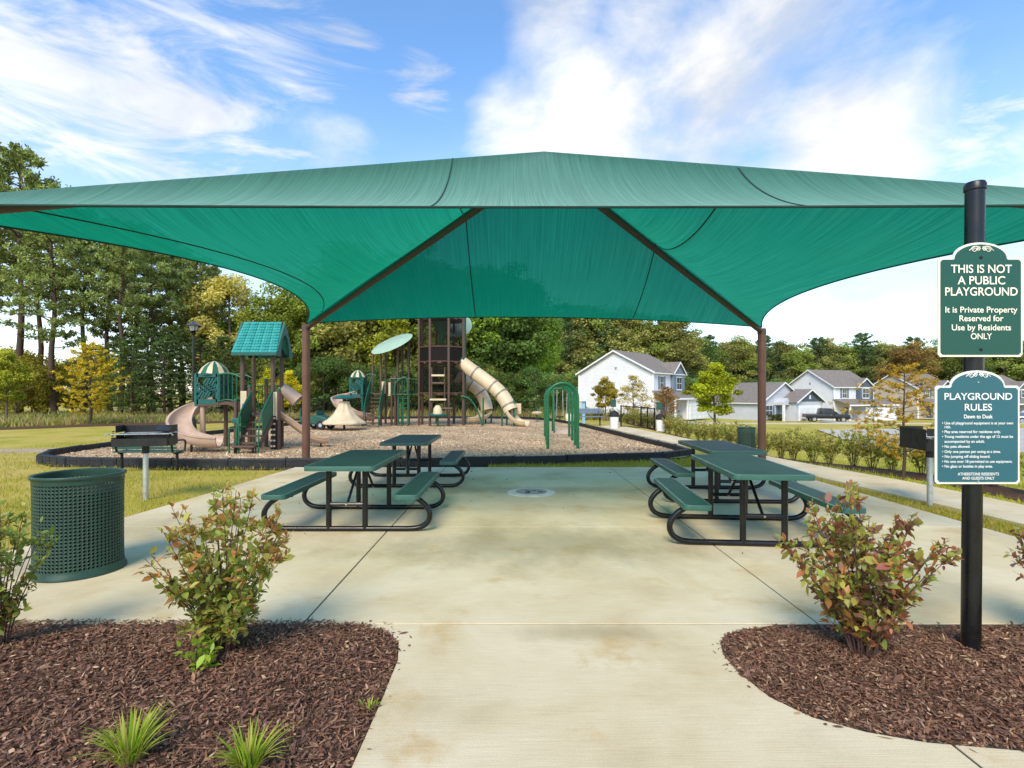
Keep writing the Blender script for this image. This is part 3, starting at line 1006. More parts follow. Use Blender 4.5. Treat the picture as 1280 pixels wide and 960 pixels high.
def make_canopy():
    root = empty('shade_canopy', (0, 0, 0), 0, 'large green fabric shade canopy on brown steel posts over the patio', 'canopy')
    FL, FR = Vector((-4.63, 3.75, 2.82)), Vector((5.07, 3.75, 2.82))
    RL, RR = Vector((-4.41, 11.65, 3.03)), Vector((5.35, 11.65, 2.95))
    PK = Vector((0.455, 7.7, 4.95))
    edges = [(FL, FR, (0, 1), .9, .29, .22), (FR, RR, (-1, 0), .9, .14, .26), (RR, RL, (0, -1), .6, .09, .2), (RL, FL, (1, 0), 1.05, .19, .26)]
    NS, NT = 40, 24
    vs, fs = [], []
    hems = []
    for A, B, inw, d, r, sag in edges:
        o = len(vs)
        hem = []
        for i in range(NS + 1):
            s = i / NS
            k = 4 * s * (1 - s)
            h = A.lerp(B, s) + Vector((inw[0] * d * k, inw[1] * d * k, r * k))
            hem.append(h)
            for j in range(NT + 1):
                t = j / NT
                p = h.lerp(PK, t)
                p.z -= sag * 4 * t * (1 - t) * k
                vs.append(p)
        for i in range(NS):
            for j in range(NT):
                a = o + i * (NT + 1) + j
                fs.append((a, a + NT + 1, a + NT + 2, a + 1))
        hems.append(hem)
    bm = bmesh.new()
    bv = [bm.verts.new(v) for v in vs]
    for f in fs:
        try:
            bm.faces.new([bv[i] for i in f])
        except ValueError:
            pass
    bmesh.ops.remove_doubles(bm, verts=bm.verts, dist=0.002)
    bmesh.ops.recalc_face_normals(bm, faces=bm.faces)
    if sum(f.normal.z for f in bm.faces) < 0:
        bmesh.ops.reverse_faces(bm, faces=bm.faces)
    for e in bm.edges:
        if len(e.link_faces) == 2 and e.calc_face_angle(0) > R(14):
            e.smooth = False
    for f in bm.faces:
        f.smooth = True
    bvh = BVHTree.FromBMesh(bm)
    me = bpy.data.meshes.new('fabric')
    bm.to_mesh(me)
    bm.free()
    fab = link('fabric', me, M['cloth'], root)
    # hem cables sewn into the edges
    for hem in hems:
        MB().tube(hem, 0.011, 6).build('hem', M['seam'], fab, 60)
    # lap seams between the cloth widths
    runs = []
    A, B, inw, d, r, sag = edges[3]
    run = []
    for i in range(61):
        s_ = .03 + .94 * i / 60
        k = 4 * s_ * (1 - s_)
        h = A.lerp(B, s_) + Vector((inw[0] * d * k, inw[1] * d * k, r * k))
        p = h.lerp(PK, .085)
        p.z -= sag * 4 * .085 * .915 * k
        run.append(p)
    runs.append(run)
    for X in (-0.74, 2.47):
        run = []
        for y in np.linspace(3.8, 11.6, 140):
            h = bvh.ray_cast(Vector((X, y, 9)), Vector((0, 0, -1)))
            if h[0] is not None:
                run.append(h[0])
        runs.append(run)
    for run in runs:
        mb = MB()
        mb.sweep(run, [(-.007, -.006), (.007, -.006), (.007, .006), (-.007, .006)])
        mb.build('seam', M['seam'], fab)
    for c in (FL, FR, RL, RR):
        foot = Vector((c.x, c.y, -0.05))
        MB().tube([foot, (c.x, c.y, c.z - .03)], 0.0825, 20).build('post', M['brown_post'], root, 40)
        MB().box((c.x, c.y, 0.008), (0.34, 0.34, 0.022)).build('base_plate', M['brown_post'], root, bevel=.004)
        top = c + Vector((0, 0, -.03))
        dv = (PK - c).normalized()
        MB().tube([top - dv * 0.02 + Vector((0, 0, -.07)), PK + Vector((0, 0, -.16))], 0.058, 14).build('rafter', M['rafter'], root, 40)
        MB().tube([top + Vector((0, 0, -.12)), top + Vector((0, 0, -.02))], 0.09, 16).build('corner_cap', M['rafter'], root, 40)
    MB().lathe([(0.0, -.26), (.16, -.24), (.16, -.16), (0.0, -.15)], 16, PK).build('hub', M['rafter'], root, 40)


make_canopy()


# ------------------------------------------------------------------ picnic tables
def perf_mat(name, base, pitch=0.034):
    """plastic coated sheet punched with round holes, too fine to build hole by hole"""
    m, t, L = new_mat(name)
    out = N(t, 'ShaderNodeOutputMaterial')
    b = N(t, 'ShaderNodeBsdfPrincipled', inp={'Roughness': 0.55, 'Specular IOR Level': 0.3})
    L(b.outputs[0], out.inputs[0])
    tc = N(t, 'ShaderNodeTexCoord')
    mp = N(t, 'ShaderNodeMapping')
    mp.inputs['Scale'].default_value = (1 / pitch,) * 3
    L(tc.outputs['Object'], mp.inputs[0])
    fr = N(t, 'ShaderNodeVectorMath', operation='FRACTION')
    L(mp.outputs[0], fr.inputs[0])
    sb = N(t, 'ShaderNodeVectorMath', operation='SUBTRACT')
    sb.inputs[1].default_value = (.5, .5, 0)
    L(fr.outputs[0], sb.inputs[0])
    ml = N(t, 'ShaderNodeVectorMath', operation='MULTIPLY')
    ml.inputs[1].default_value = (1, 1, 0)
    L(sb.outputs[0], ml.inputs[0])
    ln = N(t, 'ShaderNodeVectorMath', operation='LENGTH')
    L(ml.outputs[0], ln.inputs[0])
    mr = N(t, 'ShaderNodeMapRange', inp={'From Min': 0.25, 'From Max': 0.36, 'To Min': 0.0, 'To Max': 1.0})
    L(ln.outputs['Value'], mr.inputs['Value'])
    nz = N(t, 'ShaderNodeTexNoise', inp={'Scale': 3.0, 'Detail': 6.0})
    L(tc.outputs['Object'], nz.inputs['Vector'])
    rp = ramp(t, [(0.3, tuple(c * .75 for c in base)), (0.7, tuple(c * 1.3 for c in base))])
    L(nz.outputs['Fac'], rp.inputs[0])
    mx = N(t, 'ShaderNodeMix', data_type='RGBA', inp={6: (0.006, 0.018, 0.014, 1)})
    L(mr.outputs[0], mx.inputs[0])
    L(rp.outputs[0], mx.inputs[7])
    L(mx.outputs[2], b.inputs['Base Color'])
    bp = N(t, 'ShaderNodeBump', inp={'Strength': 0.7, 'Distance': 0.004})
    L(mr.outputs[0], bp.inputs['Height'])
    L(bp.outputs[0], b.inputs['Normal'])
    return m


M['perf'] = perf_mat('punched_green_sheet', (0.013, 0.072, 0.045))
M['perf_rim'] = pm('green_sheet_rim', (0.03, 0.105, 0.075), 0.38, 0, 0.15, 5, 0.03, 200, dirt=.08)


def rounded_rect(w, l, r, n=5):
    out = []
    for cx, cy, a0 in ((w / 2 - r, l / 2 - r, 0), (-w / 2 + r, l / 2 - r, 90), (-w / 2 + r, -l / 2 + r, 180), (w / 2 - r, -l / 2 + r, 270)):
        for k in range(n + 1):
            a = R(a0 + 90 * k / n)
            out.append((cx + r * math.cos(a), cy + r * math.sin(a)))
    return out


def plank(w, l, z, r, th=0.05):
    """sheet top plus rolled rim around it"""
    mb = MB()
    mb.prism(rounded_rect(w - .05, l - .05, r), 'z', z - .012, z - .002)
    rim = MB()
    po, pi = rounded_rect(w, l, r + .01), rounded_rect(w - .052, l - .052, r)
    n = len(po)
    prof = [(po, z - th), (po, z - .008), ([(a[0] * .9 + b[0] * .1, a[1] * .9 + b[1] * .1) for a, b in zip(po, pi)], z), (pi, z), (pi, z - th)]
    vs, fs = [], []
    for poly, zz in prof:
        vs += [(x, y, zz) for x, y in poly]
    m = len(prof)
    for q in range(m):
        q2 = (q + 1) % m
        for i in range(n):
            j = (i + 1) % n
            fs.append((q * n + i, q * n + j, q2 * n + j, q2 * n + i))
    rim.add(vs, fs)
    return mb, rim


def make_table():
    root = empty('picnic_table')
    L = 1.75
    top, rim = plank(.76, L, .75, .05)
    o = top.build('tabletop', M['perf'], root)
    rim.build('rim', M['perf_rim'], o, 50)
    for s in (-1, 1):
        b, rm = plank(.27, L, .45, .05)
        b.v = [(x + s * .70, y, z) for x, y, z in b.v]
        rm.v = [(x + s * .70, y, z) for x, y, z in rm.v]
        o = b.build('bench_seat', M['perf'], root)
        rm.build('rim', M['perf_rim'], o, 50)
    for yy in (-.58, .58):
        half = [(.60, .405), (.70, .395), (.80, .345), (.885, .265), (.915, .18), (.885, .095), (.80, .042), (.68, .028)]
        path = [(-x, yy, z) for x, z in half] + [(x, yy, z) for x, z in reversed(half)]
        pts = spline(path[:8], 4) + spline(path[8:], 4)
        MB().tube(pts, .030, 10).build('frame', M['black'], root, 40)
        mb = MB()
        for s in (-1, 1):
            MB().tube([(s * .2, yy, .028), (s * .2, yy, .60), (s * .2, yy, .70)], [.031, .031, .034], 10).build('upright', M['black'], root, 40)
            # flared mounting plate below each seat
            MB().box((s * .68, yy, .405), (.2, .07, .012)).build('seat_bracket', M['black'], root)
        MB().tube([(-.2, yy, .30), (.2, yy, .30)], .022, 8).build('crossbar', M['black'], root, 40)
        MB().box((0, yy, .695), (.66, .05, .014)).build('top_bracket', M['black'], root)
        sg = -1 if yy > 0 else 1
        MB().tube([(0, yy + sg * .02, .30), (0, yy + sg * .50, .69)], .016, 8).build('brace', M['black'], root, 40)
        MB().tube([(0, yy - .035, .30), (0, yy + .035, .30)], .012, 8).build('bolt', M['chrome'], root, 40)
    return root


tb = make_table()
TABLES = [(-1.82, 6.58, 0, 'green picnic table left of the walkway, the one nearer the viewer'),
          (-1.71, 9.40, 0, 'green picnic table left of the walkway, the one nearer the playground'),
          (2.55, 5.98, -5, 'green picnic table right of the walkway, the one nearest the sign post'),
          (3.07, 8.12, -3, 'green picnic table right of the walkway, behind the nearer right table')]
for i, (x, y, a, lab) in enumerate(TABLES):
    o = tb if i == 0 else copy_tree(tb)
    o.location = (x, y, 0.002)
    o.rotation_euler.z = R(a)
    tag(o, lab, 'picnic table', 'green picnic tables under the canopy')


# ------------------------------------------------------------------ litter bins
def make_can(loc, label, rad=.315, h=.83, cols=66, rows=25, group=None):
    root = empty('trash_can', loc, 0.2, label, 'trash can')
    z0, z1 = .062, h - .058
    vs, fs = [], []
    # every cell of the wall is a real opening: outer square, inner octagon-like hole
    for j in range(rows):
        for i in range(cols):
            a0, a1 = 2 * math.pi * i / cols, 2 * math.pi * (i + 1) / cols
            zz0 = z0 + (z1 - z0) * j / rows
            zz1 = z0 + (z1 - z0) * (j + 1) / rows
            am, zm = (a0 + a1) / 2, (zz0 + zz1) / 2
            ha, hz = (a1 - a0) / 2, (zz1 - zz0) / 2
            o = len(vs)
            flare = lambda z: rad * (1.0 - .006 * math.sin(math.pi * (z - z0) / (z1 - z0)))
            def pt(u, v):
                a, z = am + u * ha, zm + v * hz
                return (flare(z) * math.cos(a), flare(z) * math.sin(a), z)
            out = [(-1, -1), (0, -1), (1, -1), (1, 0), (1, 1), (0, 1), (-1, 1), (-1, 0)]
            k = .66
            inn = [(-k * .72, -k * .72), (0, -k), (k * .72, -k * .72), (k, 0), (k * .72, k * .72), (0, k), (-k * .72, k * .72), (-k, 0)]
            vs += [pt(*p) for p in out] + [pt(*p) for p in inn]
            for q in range(8):
                q2 = (q + 1) % 8
                fs.append((o + q, o + q2, o + 8 + q2, o + 8 + q))
    me = fast_mesh('wall', vs, fs, None, M['can_green'])
    w = link('wall', me, None, root)
    md = w.modifiers.new('thick', 'SOLIDIFY')
    md.thickness = .009
    MB().lathe([(rad + .004, z1 - .006), (rad + .004, h - .03), (rad + .014, h - .022), (rad + .019, h - .008), (rad + .014, h + .004), (rad + .004, h + .006),
                (rad - .012, h - .004), (rad - .012, z1 - .006), (rad + .004, z1 - .006)], 64).build('rim', M['can_green'], root, 50)
    MB().lathe([(rad - .015, z0 + .006), (rad + .004, z0 + .006), (rad + .006, .045), (rad + .02, .022), (rad + .022, .004), (rad - .015, .004), (rad - .015, z0 + .006)], 64).build('base_ring', M['can_green'], root, 50)
    MB().lathe([(.0, .03), (rad - .016, .03), (rad - .016, .04), (0, .04)], 40).build('floor_plate', M['can_green'], root)
    # dark plastic liner inside
    MB().lathe([(rad - .05, .06), (rad - .035, h - .14), (rad - .045, h - .14), (rad - .06, .06)], 40).build('liner', M['rubber'], root, 40)
    return root


make_can((-3.72, 4.68, 0.002), 'large round green punched metal trash can on the left of the patio')
c2 = make_can((6.72, 15.6, gzf(6.72, 15.6)), 'small distant green trash can beside the right canopy post and hedge', .24, .76, 34, 16)


# ------------------------------------------------------------------ grills
def make_grill(loc, rz, label):
    root = empty('park_grill', loc, rz, label, 'grill')
    MB().tube([(0, 0, -.1), (0, 0, .76)], .036, 14).build('post', M['galv'], root, 40)
    MB().tube([(0, 0, .68), (0, 0, .80)], .048, 14).build('sleeve', M['grill_black'], root, 40)
    w, d, z, h, t = .70, .42, .80, .24, .008
    MB().box((0, 0, z), (w, d, t)).build('pan', M['grill_black'], root)
    MB().box((0, d / 2, z + h / 2 + .02), (w, t, h + .04)).build('back_panel', M['grill_black'], root)
    MB().box((0, -d / 2, z + .055), (w, t, .11)).build('front_panel', M['grill_black'], root)
    for s in (-1, 1):
        mb = MB()
        # side wall with three slots for the grate heights
        n = 3
        mb.box((s * w / 2, .02, z + .055), (t, d - .04, .11))
        mb.box((s * w / 2, .06, z + h), (t, d - .14, .10))
        for k in range(4):
            mb.box((s * w / 2, -.19 + k * .012, z + .12 + k * .03), (t, .05, .016))
        mb.box((s * w / 2, .06, z + .13), (t, d - .16, .05))
        mb.build('side_panel', M['grill_black'], root)
    g = MB()
    for k in range(18):
        x = -w / 2 + .03 + k * (w - .06) / 17
        g.tube([(x, -d / 2 + .01, z + .17), (x, d / 2 - .01, z + .17)], .006, 5)
    g.tube([(-w / 2 - .02, -d / 2 + .02, z + .17), (w / 2 + .02, -d / 2 + .02, z + .17)], .008, 6)
    g.tube([(-w / 2 - .02, d / 2 - .04, z + .17), (w / 2 + .02, d / 2 - .04, z + .17)], .008, 6)
    g.build('grate', M['galv'], root, 40)
    for s in (-1, 1):
        MB().tube(spline([(s * (w / 2 + .02), -d / 2 + .02, z + .17), (s * (w / 2 + .05), -d / 2 - .01, z + .18), (s * (w / 2 + .08), -d / 2 - .01, z + .15)], 3), .009, 6).build('handle', M['galv'], root, 40)
    MB().box((w * .30, .08, z + .235), (.18, .24, .012), rot=(.25, .12, .1)).build('warming_plate', M['grill_black'], root)
    return root


make_grill((-5.36, 7.96, -.03), R(14), 'black charcoal grill on a steel post, left lawn')
make_grill((5.70, 7.42, -.03), R(78), 'black charcoal grill on a steel post, right by the sidewalk behind the signs')


# ------------------------------------------------------------------ bench by the play area
def make_bench():
    root = empty('park_bench', (-7.35, 10.95, -.03), 0, 'low green bench with black frame behind the left grill', 'bench')
    for k in range(3):
        MB().box((0, -.02 + k * .115, .385), (1.28, .095, .03)).build('seat_slat', M['green_metal'], root, bevel=.006)
    for k in range(3):
        MB().box((0, -.075 - k * .018, .47 + k * .075), (1.28, .022, .055)).build('back_slat', M['green_metal'], root, bevel=.005)
    for s in (-1, 1):
        x = s * .56
        MB().tube([(x, .08, 0), (x, .08, .37)], .028, 10).build('leg', M['black'], root, 40)
        MB().tube(spline([(x, .25, .36), (x, .05, .35), (x, -.06, .40), (x, -.10, .55), (x, -.13, .68)], 4), .022, 8).build('side_frame', M['black'], root, 40)
        MB().tube(spline([(x + s * .05, -.11, .60), (x + s * .05, .1, .615), (x + s * .05, .27, .58), (x + s * .04, .27, .38)], 4), .018, 8).build('arm_rest', M['black'], root, 40)
    return root


make_bench()

# ------------------------------------------------------------------ drain cover in the patio
def make_drain():
    root = empty('utility_cover', (0.30, 8.36, 0.004), 0, 'pale round utility cover set in the patio concrete', 'manhole cover')
    m = pm('worn_concrete_ring', (0.50, 0.50, 0.46), 0.8, 0, 0.2, 6, 0.3, 60)
    MB().lathe([(.37, -.02), (.37, .006), (.35, .012), (.0, .013)], 48).build('ring', m, root, 30)
    mb = MB()
    for k in range(9):
        a = rng.uniform(0, 6.28)
        r_ = rng.uniform(.03, .2)
        mb.box((r_ * math.cos(a), r_ * math.sin(a), .016), (.07, .022, .008), a)
    MB().lathe([(.24, .012), (.24, .017), (.22, .019), (.215, .015), (0, .0155)], 40).build('lid', pm('iron_lid', (0.24, 0.24, 0.22), .6, .2, .3, 8, .4, 60), root, 30)
    mb.build('lid_ribs', M['joint'], root)


make_drain()


# ------------------------------------------------------------------ signs
def text_part(body, width, cap, cx, z, y, mat, parent, name='lettering', left=False, bold=0.012):
    cu = bpy.data.curves.new('txt', 'FONT')
    cu.body = body
    cu.size = 1
    cu.offset = bold
    cu.extrude = 0.0
    to = bpy.data.objects.new('txt', cu)
    COL.objects.link(to)
    dg = bpy.context.evaluated_depsgraph_get()
    me = bpy.data.meshes.new_from_object(to.evaluated_get(dg))
    bpy.data.objects.remove(to)
    bpy.data.curves.remove(cu)
    co = np.empty(len(me.vertices) * 3)
    me.vertices.foreach_get('co', co)
    co = co.reshape(-1, 3)
    x0, x1 = co[:, 0].min(), co[:, 0].max()
    sx = width / (x1 - x0)
    sz = cap / 0.73
    v = np.zeros_like(co)
    v[:, 0] = (co[:, 0] - x0) * sx + cx - (0 if left else width / 2)
    v[:, 2] = co[:, 1] * sz + z - cap / 2
    v[:, 1] = y
    me.vertices.foreach_set('co', v.ravel())
    me.update()
    me.name = name
    me.materials.clear()
    return link(name, me, mat, parent)


def sign_outline(w, zb, zs, zt, aw, inset=0.0, n=18):
    w2 = w / 2 - inset
    zb += inset
    a = aw - inset * .6
    zt2 = zt - inset
    zs2 = zs - inset
    r = .012
    pts = [(-w2 + r, zb), (w2 - r, zb), (w2, zb + r), (w2, zs2 - r), (w2 - r, zs2), (a + .006, zs2)]
    z1 = zs2 + .006
    for k in range(n + 1):
        t = math.pi * k / n
        pts.append((a * math.cos(t), z1 + (zt2 - z1) * math.sin(t)))
    pts += [(-a - .006, zs2), (-w2 + r, zs2), (-w2, zs2 - r), (-w2, zb + r)]
    return pts


def scrolls(parent, z, y, mat):
    mb = MB()
    for s in (-1, 1):
        for cx, r0, turns in ((.038, .019, 1.6), (.016, .011, 1.4)):
            pts = []
            for k in range(26):
                t = k / 25
                a = t * turns * 2 * math.pi
                rr = r0 * (1 - .78 * t)
                pts.append((s * (cx - rr * math.cos(a) * 1.0), y, z + rr * math.sin(a)))
            mb.tube(pts, .0022, 5)
        mb.tube([(s * .005, y, z + .012), (s * .026, y, z + .018), (s * .05, y, z + .010), (s * .068, y, z - .008)], .0022, 5)
    return mb.build('scroll_ornament', mat, parent, 60)


def make_signs():
    gx, gy = 2.604, 3.09
    gzz = float(ZR(np.array([gx]), np.array([gy]))[0])
    post = empty('sign_post', (gx, gy, gzz), 0, 'tall black round post standing in the right mulch bed, holding two signs', 'post')
    MB().tube([(0, 0, -.2), (.026, 0, 2.60)], .047, 24).build('pole', M['black'], post, 40)
    MB().lathe([(.047, 2.595), (.053, 2.60), (.053, 2.63), (.046, 2.645), (.0, 2.655)], 24, (.026, 0, 0), cap0=True).build('cap', M['black'], post, 30)
    yf = gy - .062

    def plate(name, cx, zb, zs, zt, w, aw, face, trim, label):
        r = empty(name, (cx, yf, zb), 0, label, 'sign')
        MB().prism(sign_outline(w, 0, zs - zb, zt - zb, aw), 'y', 0, .006).build('panel', trim, r)
        MB().prism(sign_outline(w, 0, zs - zb, zt - zb, aw, .012), 'y', -.0035, .001).build('face', face, r)
        return r
    k = 1 / (680 / yf)                     # metres per photo pixel at the plates
    zz = lambda py: 1.51 + (493 - py) * k
    # upper plate
    cx = (1225.5 - 640) * k
    zb, zs, zt = zz(446), zz(322), zz(303)
    r = plate('warning_sign', cx, zb, zs, zt, 105.5 * k, 34 * k, M['sign_green'], M['sign_white'],
              'green arched sign reading THIS IS NOT A PUBLIC PLAYGROUND, upper of the two')
    y = -.0065
    for body, wpx, cap, py in (('THIS IS NOT', 76, 10.5, 336), ('A PUBLIC', 59.5, 10.5, 350.3), ('PLAYGROUND', 90.5, 10.5, 364.3)):
        text_part(body, wpx * k, cap * k, 0, zz(py) - zb, y, M['sign_text'], r, bold=.016)
    for body, wpx, py in (('It is Private Property', 90, 387), ('Reserved for', 55, 397.8), ('Use by Residents', 74, 409.2), ('ONLY', 26.5, 420.2)):
        text_part(body, wpx * k, 7.6 * k, 0, zz(py) - zb, y, M['sign_text'], r, bold=.016)
    scrolls(r, zz(312) - zb, y, M['sign_text'])
    for py in (322, 437):
        b = MB().lathe([(.0, -.0), (.008, .0), (.008, .003), (.004, .005), (0, .005)], 12).build('bolt', M['black'], r, 40)
        b.rotation_euler = (R(90), 0, 0)
        b.location = (0, y + .002, zz(py) - zb)
    # lower plate
    cx2 = (1221.7 - 640) * k
    zb, zs, zt = zz(605), zz(482), zz(463)
    r = plate('rules_sign', cx2, zb, zs, zt, 105.5 * k, 34 * k, M['sign_blue'], M['sign_white'],
              'blue green arched sign reading PLAYGROUND RULES with a bulleted list, lower of the two')
    T = M['sign_text_white']
    text_part('PLAYGROUND', 84.5 * k, 8.6 * k, 0, zz(495.2) - zb, y, T, r, bold=.014)
    text_part('RULES', 34 * k, 8.6 * k, 0, zz(508.7) - zb, y, T, r, bold=.014)
    text_part('Dawn to Dusk', 36 * k, 4.9 * k, 0, zz(520.4) - zb, y, T, r, bold=.02)
    x0 = (1176.5 - 1221.7) * k
    rows = [('• Use of playground equipment is at your own', 88.5, 528.6, 0), ('risk.', 8, 533.4, 3), ('• Play area reserved for residents only.', 73, 539.4, 0),
            ('• Young residents under the age of 12 must be', 88.5, 545.4, 0), ('accompanied by an adult.', 50, 551.5, 3), ('• No pets allowed.', 35, 557.8, 0),
            ('• Only one person per swing at a time.', 73, 564.2, 0), ('• No jumping off sliding board.', 60, 570.3, 0),
            ('• No one over 18 permitted to use equipment.', 87.5, 576.5, 0), ('• No glass or bottles in play area.', 63, 582.5, 0)]
    for body, wpx, py, ind in rows:
        text_part(body, wpx * k, 3.5 * k, x0 + ind * k, zz(py) - zb, y, T, r, left=True, bold=.016)
    text_part('ATHERSTONE RESIDENTS', 51.5 * k, 3.6 * k, 0, zz(592.2) - zb, y, T, r, bold=.016)
    text_part('AND GUESTS ONLY', 40.5 * k, 3.6 * k, 0, zz(597.4) - zb, y, T, r, bold=.016)
    scrolls(r, zz(469) - zb, y, T)
    for py in (478, 601.5):
        b = MB().lathe([(.0, -.0), (.005, .0), (.005, .003), (.003, .004), (0, .004)], 12).build('bolt', M['chrome'], r, 40)
        b.rotation_euler = (R(90), 0, 0)
        b.location = (0, y + .002, zz(py) - zb)


make_signs()

# ------------------------------------------------------------------ play area border
def make_border():
    root = empty('play_border', (0, 0, 0), 0, 'black plastic timber border around the wood chip playground', 'border')
    pts = [Vector((x, y, 0)) for x, y in PLAYC]
    # even spacing along the loop
    cum = [0]
    loop = pts + [pts[0]]
    for a, b in zip(loop, loop[1:]):
        cum.append(cum[-1] + (b - a).length)
    n = int(cum[-1] / 1.2)
    step = cum[-1] / n

    def at(s):
        s %= cum[-1]
        for i in range(len(cum) - 1):
            if cum[i + 1] >= s:
                t = (s - cum[i]) / (cum[i + 1] - cum[i] + 1e-9)
                return loop[i].lerp(loop[i + 1], t)
    mb = MB()
    hl = step / 2 - .008
    mb.prism([(-.055, -.06), (.055, -.06), (.055, .145), (.04, .165), (-.04, .165), (-.055, .145)], 'x', -hl, hl)
    for k in range(4):                                     # moulded recesses: ribs stand proud between them
        x = -hl + (k + .5) * 2 * hl / 4
        for s in (-1, 1):
            mb.box((x, s * .058, .118), (2 * hl / 4 - .07, .012, .036))
            mb.box((x, s * .058, .035), (2 * hl / 4 - .07, .012, .08))
    me = mb.mesh('timber', M['timber_black'], bevel=0)
    stake = MB().tube([(0, 0, .14), (0, 0, .178)], .035, 8).mesh('stake', M['timber_black'], 40)
    for i in range(n):
        a, b = at(i * step), at((i + 1) * step)
        o = link('timber', me, None, root)
        o.location = (a + b) / 2
        d = b - a
        o.rotation_euler = (0, 0, math.atan2(d.y, d.x))
        o.location.z = rng.uniform(-.008, .008)
        if a.y < 18:
            q = link('stake', stake, None, root)
            q.location = a


make_border()


def slide_trough(pts, r=.24, mat='tan', parent=None, name='slide', wall=.035, high=1.0):
    """open chute: a thick U swept along its path"""
    prof = []
    n = 9
    for k in range(n + 1):
        a = math.pi + math.pi * k / n
        prof.append((r * math.cos(a), r * math.sin(a) * .75 * high))
    rim = [(r + .025, .01), (r + .025, .04), (r - wall, .04)]
    inner = []
    for k in range(n + 1):
        a = 2 * math.pi - math.pi * k / n
        inner.append(((r - wall) * math.cos(a), (r - wall) * math.sin(a) * .75 * high + .01))
    rim2 = [(-r + wall, .04), (-r - .025, .04), (-r - .025, .01)]
    p = prof + rim + inner + rim2
    mb = MB()
    mb.sweep(spline(pts, 5), p)
    return mb.build(name, M[mat], parent, 50)


def guard_panel(mb, a, b, h0, h1, th=.03):
    """sloping board between two points with a top edge"""
    a, b = Vector(a), Vector(b)
    d = (b - a)
    sd = Vector((-d.y, d.x, 0)).normalized() * th / 2
    q = [a + Vector((0, 0, h0)), b + Vector((0, 0, h0)), b + Vector((0, 0, h1)), a + Vector((0, 0, h1))]
    vs = [p + sd for p in q] + [p - sd for p in q]
    mb.add(vs, [(0, 1, 2, 3), (7, 6, 5, 4), (0, 4, 5, 1), (1, 5, 6, 2), (2, 6, 7, 3), (3, 7, 4, 0)])
    return mb


def lattice_panel(c, w, h, axis, mat, parent, name='lattice_panel'):
    """solid sheet with slanting slots cut through it"""
    mb = MB()
    t = .03

    def bx(u, v, du, dv, rot=0):
        if axis == 'x':
            mb.box((c[0] + u, c[1], c[2] + v), (du, t, dv), rot=(0, rot, 0))
        else:
            mb.box((c[0], c[1] + u, c[2] + v), (t, du, dv), rot=(rot, 0, 0))
    e = .07
    bx(0, h / 2 - e * .7, w, e * 1.4)
    bx(0, -h / 2 + e, w, e * 2)
    bx(-w / 2 + e / 2, 0, e, h)
    bx(w / 2 - e / 2, 0, e, h)
    hh = h - 3.4 * e
    for k in range(5):
        u = -w / 2 + e + (k + .3) * (w - 2 * e) / 4.6
        bx(u * .8, e * .3, .045, hh * 1.06, .55)
    for k in range(3):
        bx((k - 1) * w * .22, e * .3 + (k - 1) * .02, .045, hh * .55, -.9)
    return mb.build(name, mat, parent)


def dome_roof(c, w, h, parent):
    """cream and green eight sided cap"""
    n = 8
    cr, gr = MB(), MB()
    for k in range(n):
        for q in range(2):
            a0 = 2 * math.pi * (k + q * .5) / n
            a1 = 2 * math.pi * (k + q * .5 + .5) / n
            rings = [(w * .74, 0), (w * .55, h * .5), (w * .27, h * .85), (.02, h)]
            mb = cr if q == 0 else gr
            for (r0, z0), (r1, z1) in zip(rings, rings[1:]):
                sgn = 1 if q == 0 else .97
                vs = [(c[0] + r * sgn * math.cos(a), c[1] + r * sgn * math.sin(a), c[2] + z) for r, z, a in ((r0, z0, a0), (r0, z0, a1), (r1, z1, a1), (r1, z1, a0))]
                mb.add(vs, [(0, 1, 2, 3)])
    o = cr.build('dome_roof', M['cream'], parent)
    gr.build('stripe', M['play_green'], o)
    MB().lathe([(w * .76, -.04), (w * .76, .01), (w * .7, .01), (w * .7, -.04)], 8, c).build('eave', M['play_teal'], o)
    return o


def stair(root, x0, w, ya, yb, z0, z1, n, panel=True):
    """steps rising away from the viewer, from (ya, z0) to (yb, z1)"""
    for k in range(n):
        t = k / (n - 1)
        MB().box((x0, ya + (yb - ya) * t, z0 + (z1 - z0) * t), (w, abs(yb - ya) / n * 1.15, .045)).build('step', M['play_brown'], root, bevel=.008)
    for s in (-1, 1):
        mb = MB()
        x = x0 + s * (w / 2 + .03)
        mb.bar((x, ya - .05, z0 - .06), (x, yb + .02, z1 - .05), .04, .14)
        mb.build('stringer', M['play_brown'], root)
        if panel:
            mb = MB()
            guard_panel(mb, (x, ya + .1, z0 + (z1 - z0) * .2), (x, yb, z1), .05, .62)
            mb.build('guard_panel', M['play_green'], root, bevel=.008)
            MB().tube(spline([(x, ya - .1, z0 - .25), (x, ya - .1, z0 + .35), (x, ya + .1, z0 + (z1 - z0) * .2 + .66), (x, yb, z1 + .68)], 4), .02, 8).build('handrail', M['play_green'], root, 40)


def rail_run(root, a, b, h, n, sag=0.0):
    a, b = Vector(a), Vector(b)
    top = [a.lerp(b, k / 8) + Vector((0, 0, h + sag * 4 * (k / 8) * (1 - k / 8))) for k in range(9)]
    low = [a.lerp(b, k / 8) + Vector((0, 0, .06 + sag * 4 * (k / 8) * (1 - k / 8))) for k in range(9)]
    MB().tube(top, .022, 8).build('top_rail', M['play_green'], root, 40)
    MB().tube(low, .018, 8).build('bottom_rail', M['play_green'], root, 40)
    for k in range(n):
        t = (k + .5) / n
        p = a.lerp(b, t)
        e = sag * 4 * t * (1 - t)
        MB().tube([p + Vector((0, 0, .06 + e)), p + Vector((0, 0, h + e))], .012, 6).build('baluster', M['play_green'], root, 40)


